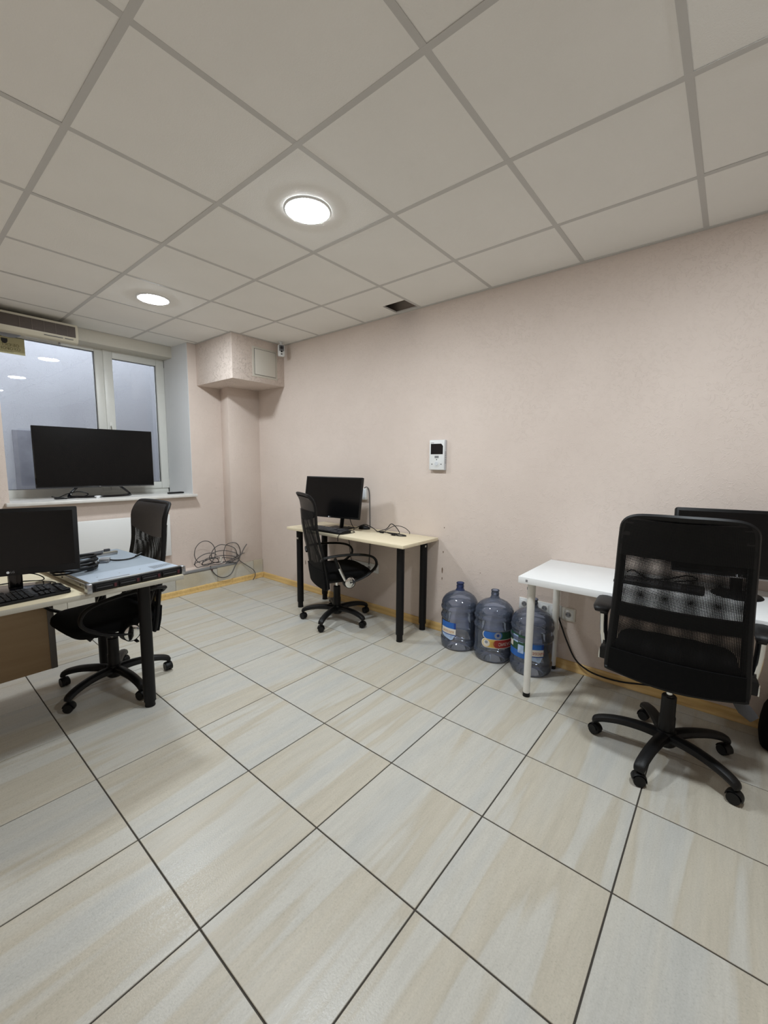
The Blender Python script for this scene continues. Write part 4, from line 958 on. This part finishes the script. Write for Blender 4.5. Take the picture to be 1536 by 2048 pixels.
def patch(t, name, m, a0, a1, z0, z1, lift=.0012, r=.1325, poly=None):
    """label piece wrapped on the bottle; angle 0 faces local -X, positive angle to the viewer's right"""
    def P(a, zz, l=lift): a = math.radians(a); return (-(r+l)*math.cos(a), -(r+l)*math.sin(a), zz)
    if poly is None:
        k = max(4, int((a1-a0)/5)); return MB().grid(lambda u, v: P(a0+(a1-a0)*u, z0+(z1-z0)*v), k, 1).build(name, m, t)
    sub_ = []
    for p, q in zip(poly, poly[1:]+poly[:1]):
        k = max(1, int(abs(q[0]-p[0])/4)); sub_ += [(p[0]+(q[0]-p[0])*i/k, p[1]+(q[1]-p[1])*i/k) for i in range(k)]
    poly = sub_
    mb = MB(); cx = sum(p[0] for p in poly)/len(poly); cz = sum(p[1] for p in poly)/len(poly)
    rings = 12; n_ = len(poly); vs = [P(cx, cz)]; fs = []
    for q in range(1, rings+1):
        for a, zz in poly: vs.append(P(cx+(a-cx)*q/rings, cz+(zz-cz)*q/rings))
    for i in range(n_):
        fs.append((0, 1+i, 1+(i+1) % n_))
        for q in range(rings-1): fs.append((1+q*n_+i, 1+(q+1)*n_+i, 1+(q+1)*n_+(i+1) % n_, 1+q*n_+(i+1) % n_))
    return mb._add(vs, fs).build(name, m, t)
def wrap_text(t, s, size, m, a, zz, lift=.0022, r=.1325, flip=True):
    def fn(x, y):
        an = math.radians(a)+x/(r+lift); return (-(r+lift)*math.cos(an), -(r+lift)*math.sin(an), zz+y)
    return lettering('lettering', s, size, m, t, fn, fliprot=flip)
def capsule(a0, a1, z0, z1, r=.1325):
    h = (z1-z0)/2; da = math.degrees(h/r); zc = (z0+z1)/2; pts = []
    for k in range(9): an = PI/2-PI*k/8; pts.append((a1-da+da*math.cos(an), zc+h*math.sin(an)))
    for k in range(9): an = -PI/2-PI*k/8; pts.append((a0+da+da*math.cos(an), zc+h*math.sin(an)))
    return pts
def disc(a, zz, rad, r=.1325):
    return [(a+math.degrees(rad/r)*math.cos(2*PI*k/18), zz+rad*math.sin(2*PI*k/18)) for k in range(18)]
def iceberg_label(t, a0, a1, zb, ink):
    H_ = .13
    patch(t, 'label_blue_band', M_LBLUE, a0, a1, zb+.085, zb+H_); patch(t, 'label_side_stripe', M_LDBLUE, a1-6, a1, zb+.085, zb+H_, .0018)
    patch(t, 'label_white_band', M_LWHITE, a0, a1, zb+.042, zb+.085)
    patch(t, 'label_iceberg_shade', M_LDBLUE, a0, a1, zb+.034, zb+.042)
    wrap_text(t, 'АЙСБЕРГ', .0235, ink, (a0+a1)/2, zb+.063)
    am = (a0+a1)/2; wd = (a1-a0)
    patch(t, 'label_iceberg', M_LSKY, 0, 0, 0, 0, poly=[(a0+2,zb+.036),(a1-2,zb+.036),(a1-wd*.18,zb+.004),(a1-wd*.3,zb-.002),(am,zb+.006),(a0+wd*.25,zb+.012),(a0+wd*.1,zb+.02)])
def face_cam(x, y): return math.atan2(-y, -x) - PI       # rotation so local -X looks to the viewer
J = [(2.722,1.505),(2.722,1.226),(2.708,.948)]
j1 = jug('blue tinted water bottle with a deep blue neck, closest to the beech desk', J[0], math.atan2(J[0][1], J[0][0]), M_JUGNECK)
iceberg_label(j1, -66, -10, .085, M_LORANGE)
j2 = jug('blue tinted water bottle with a blue, yellow and red capsule label, middle of three', J[1], math.atan2(J[1][1], J[1][0]))
patch(j2, 'label_border', M_LWHITE, 0,0,0,0, .0010, poly=capsule(-33, 82, .1720, .2360)); patch(j2, 'label_border', M_LWHITE, 0,0,0,0, .0008, poly=capsule(-36, 82, .1120, .1760))
patch(j2, 'label_green_field', M_LGREEN, 0,0,0,0, .0014, poly=capsule(-29, 79, .1760, .2320)); patch(j2, 'label_red_field', M_LRED, 0,0,0,0, .0014, poly=capsule(0, 79, .1160, .1720))
patch(j2, 'label_blue_field', M_LBLUE, 0,0,0,0, .0018, poly=capsule(-30.5, 26, .1765, .2315)); patch(j2, 'label_yellow_field', M_LYEL, 0,0,0,0, .0012, poly=capsule(-33, 30, .1165, .1715))
patch(j2, 'label_red_cap', M_LRED, 0,0,0,0, .0018, poly=capsule(6, 78, .1180, .1700))
patch(j2, 'label_roundel', M_LGREY, 0,0,0,0, .0022, poly=disc(13, .2040, .024)); patch(j2, 'label_roundel', M_LWHITE, 0,0,0,0, .0022, poly=disc(-20, .1440, .024))
patch(j2, 'roundel_blot', M_LGREY, 0,0,0,0, .0026, poly=disc(-20, .1510, .011)); patch(j2, 'roundel_blot', M_LDBLUE, 0,0,0,0, .0026, poly=disc(13, .2060, .010))
wrap_text(j2, 'ОАЗИС', .030, M_LWHITE, 37, .1440, .0026)
for k in range(4): patch(j2, 'small_print', M_LORANGE, -7, 4, .126+.009*k, .129+.009*k, .0022)
j3 = jug('blue tinted water bottle with green and blue label behind the white table leg', J[2], math.atan2(J[2][1], J[2][0]))
patch(j3, 'label_green_field', M_LGREEN, -82, -14, .165, .270, .0010); patch(j3, 'label_blue_field', M_LBLUE, -78, -14, .118, .165, .0010)
patch(j3, 'label_picture', M_LSKY, -58, -38, .215, .262, .0016); patch(j3, 'label_picture', M_LSKY, -38, -20, .150, .205, .0016); patch(j3, 'label_blank_square', M_LWHITE, -74, -58, .178, .216, .0016)
patch(j3, 'label_side_stripe', M_LGREEN, -82, -78, .118, .165, .0016)
for k in range(3): patch(j3, 'small_print', M_LSKY, -36, -22, .222+.012*k, .225+.012*k, .0016)
iceberg_label(j3, -6, 34, .105, M_LRED)
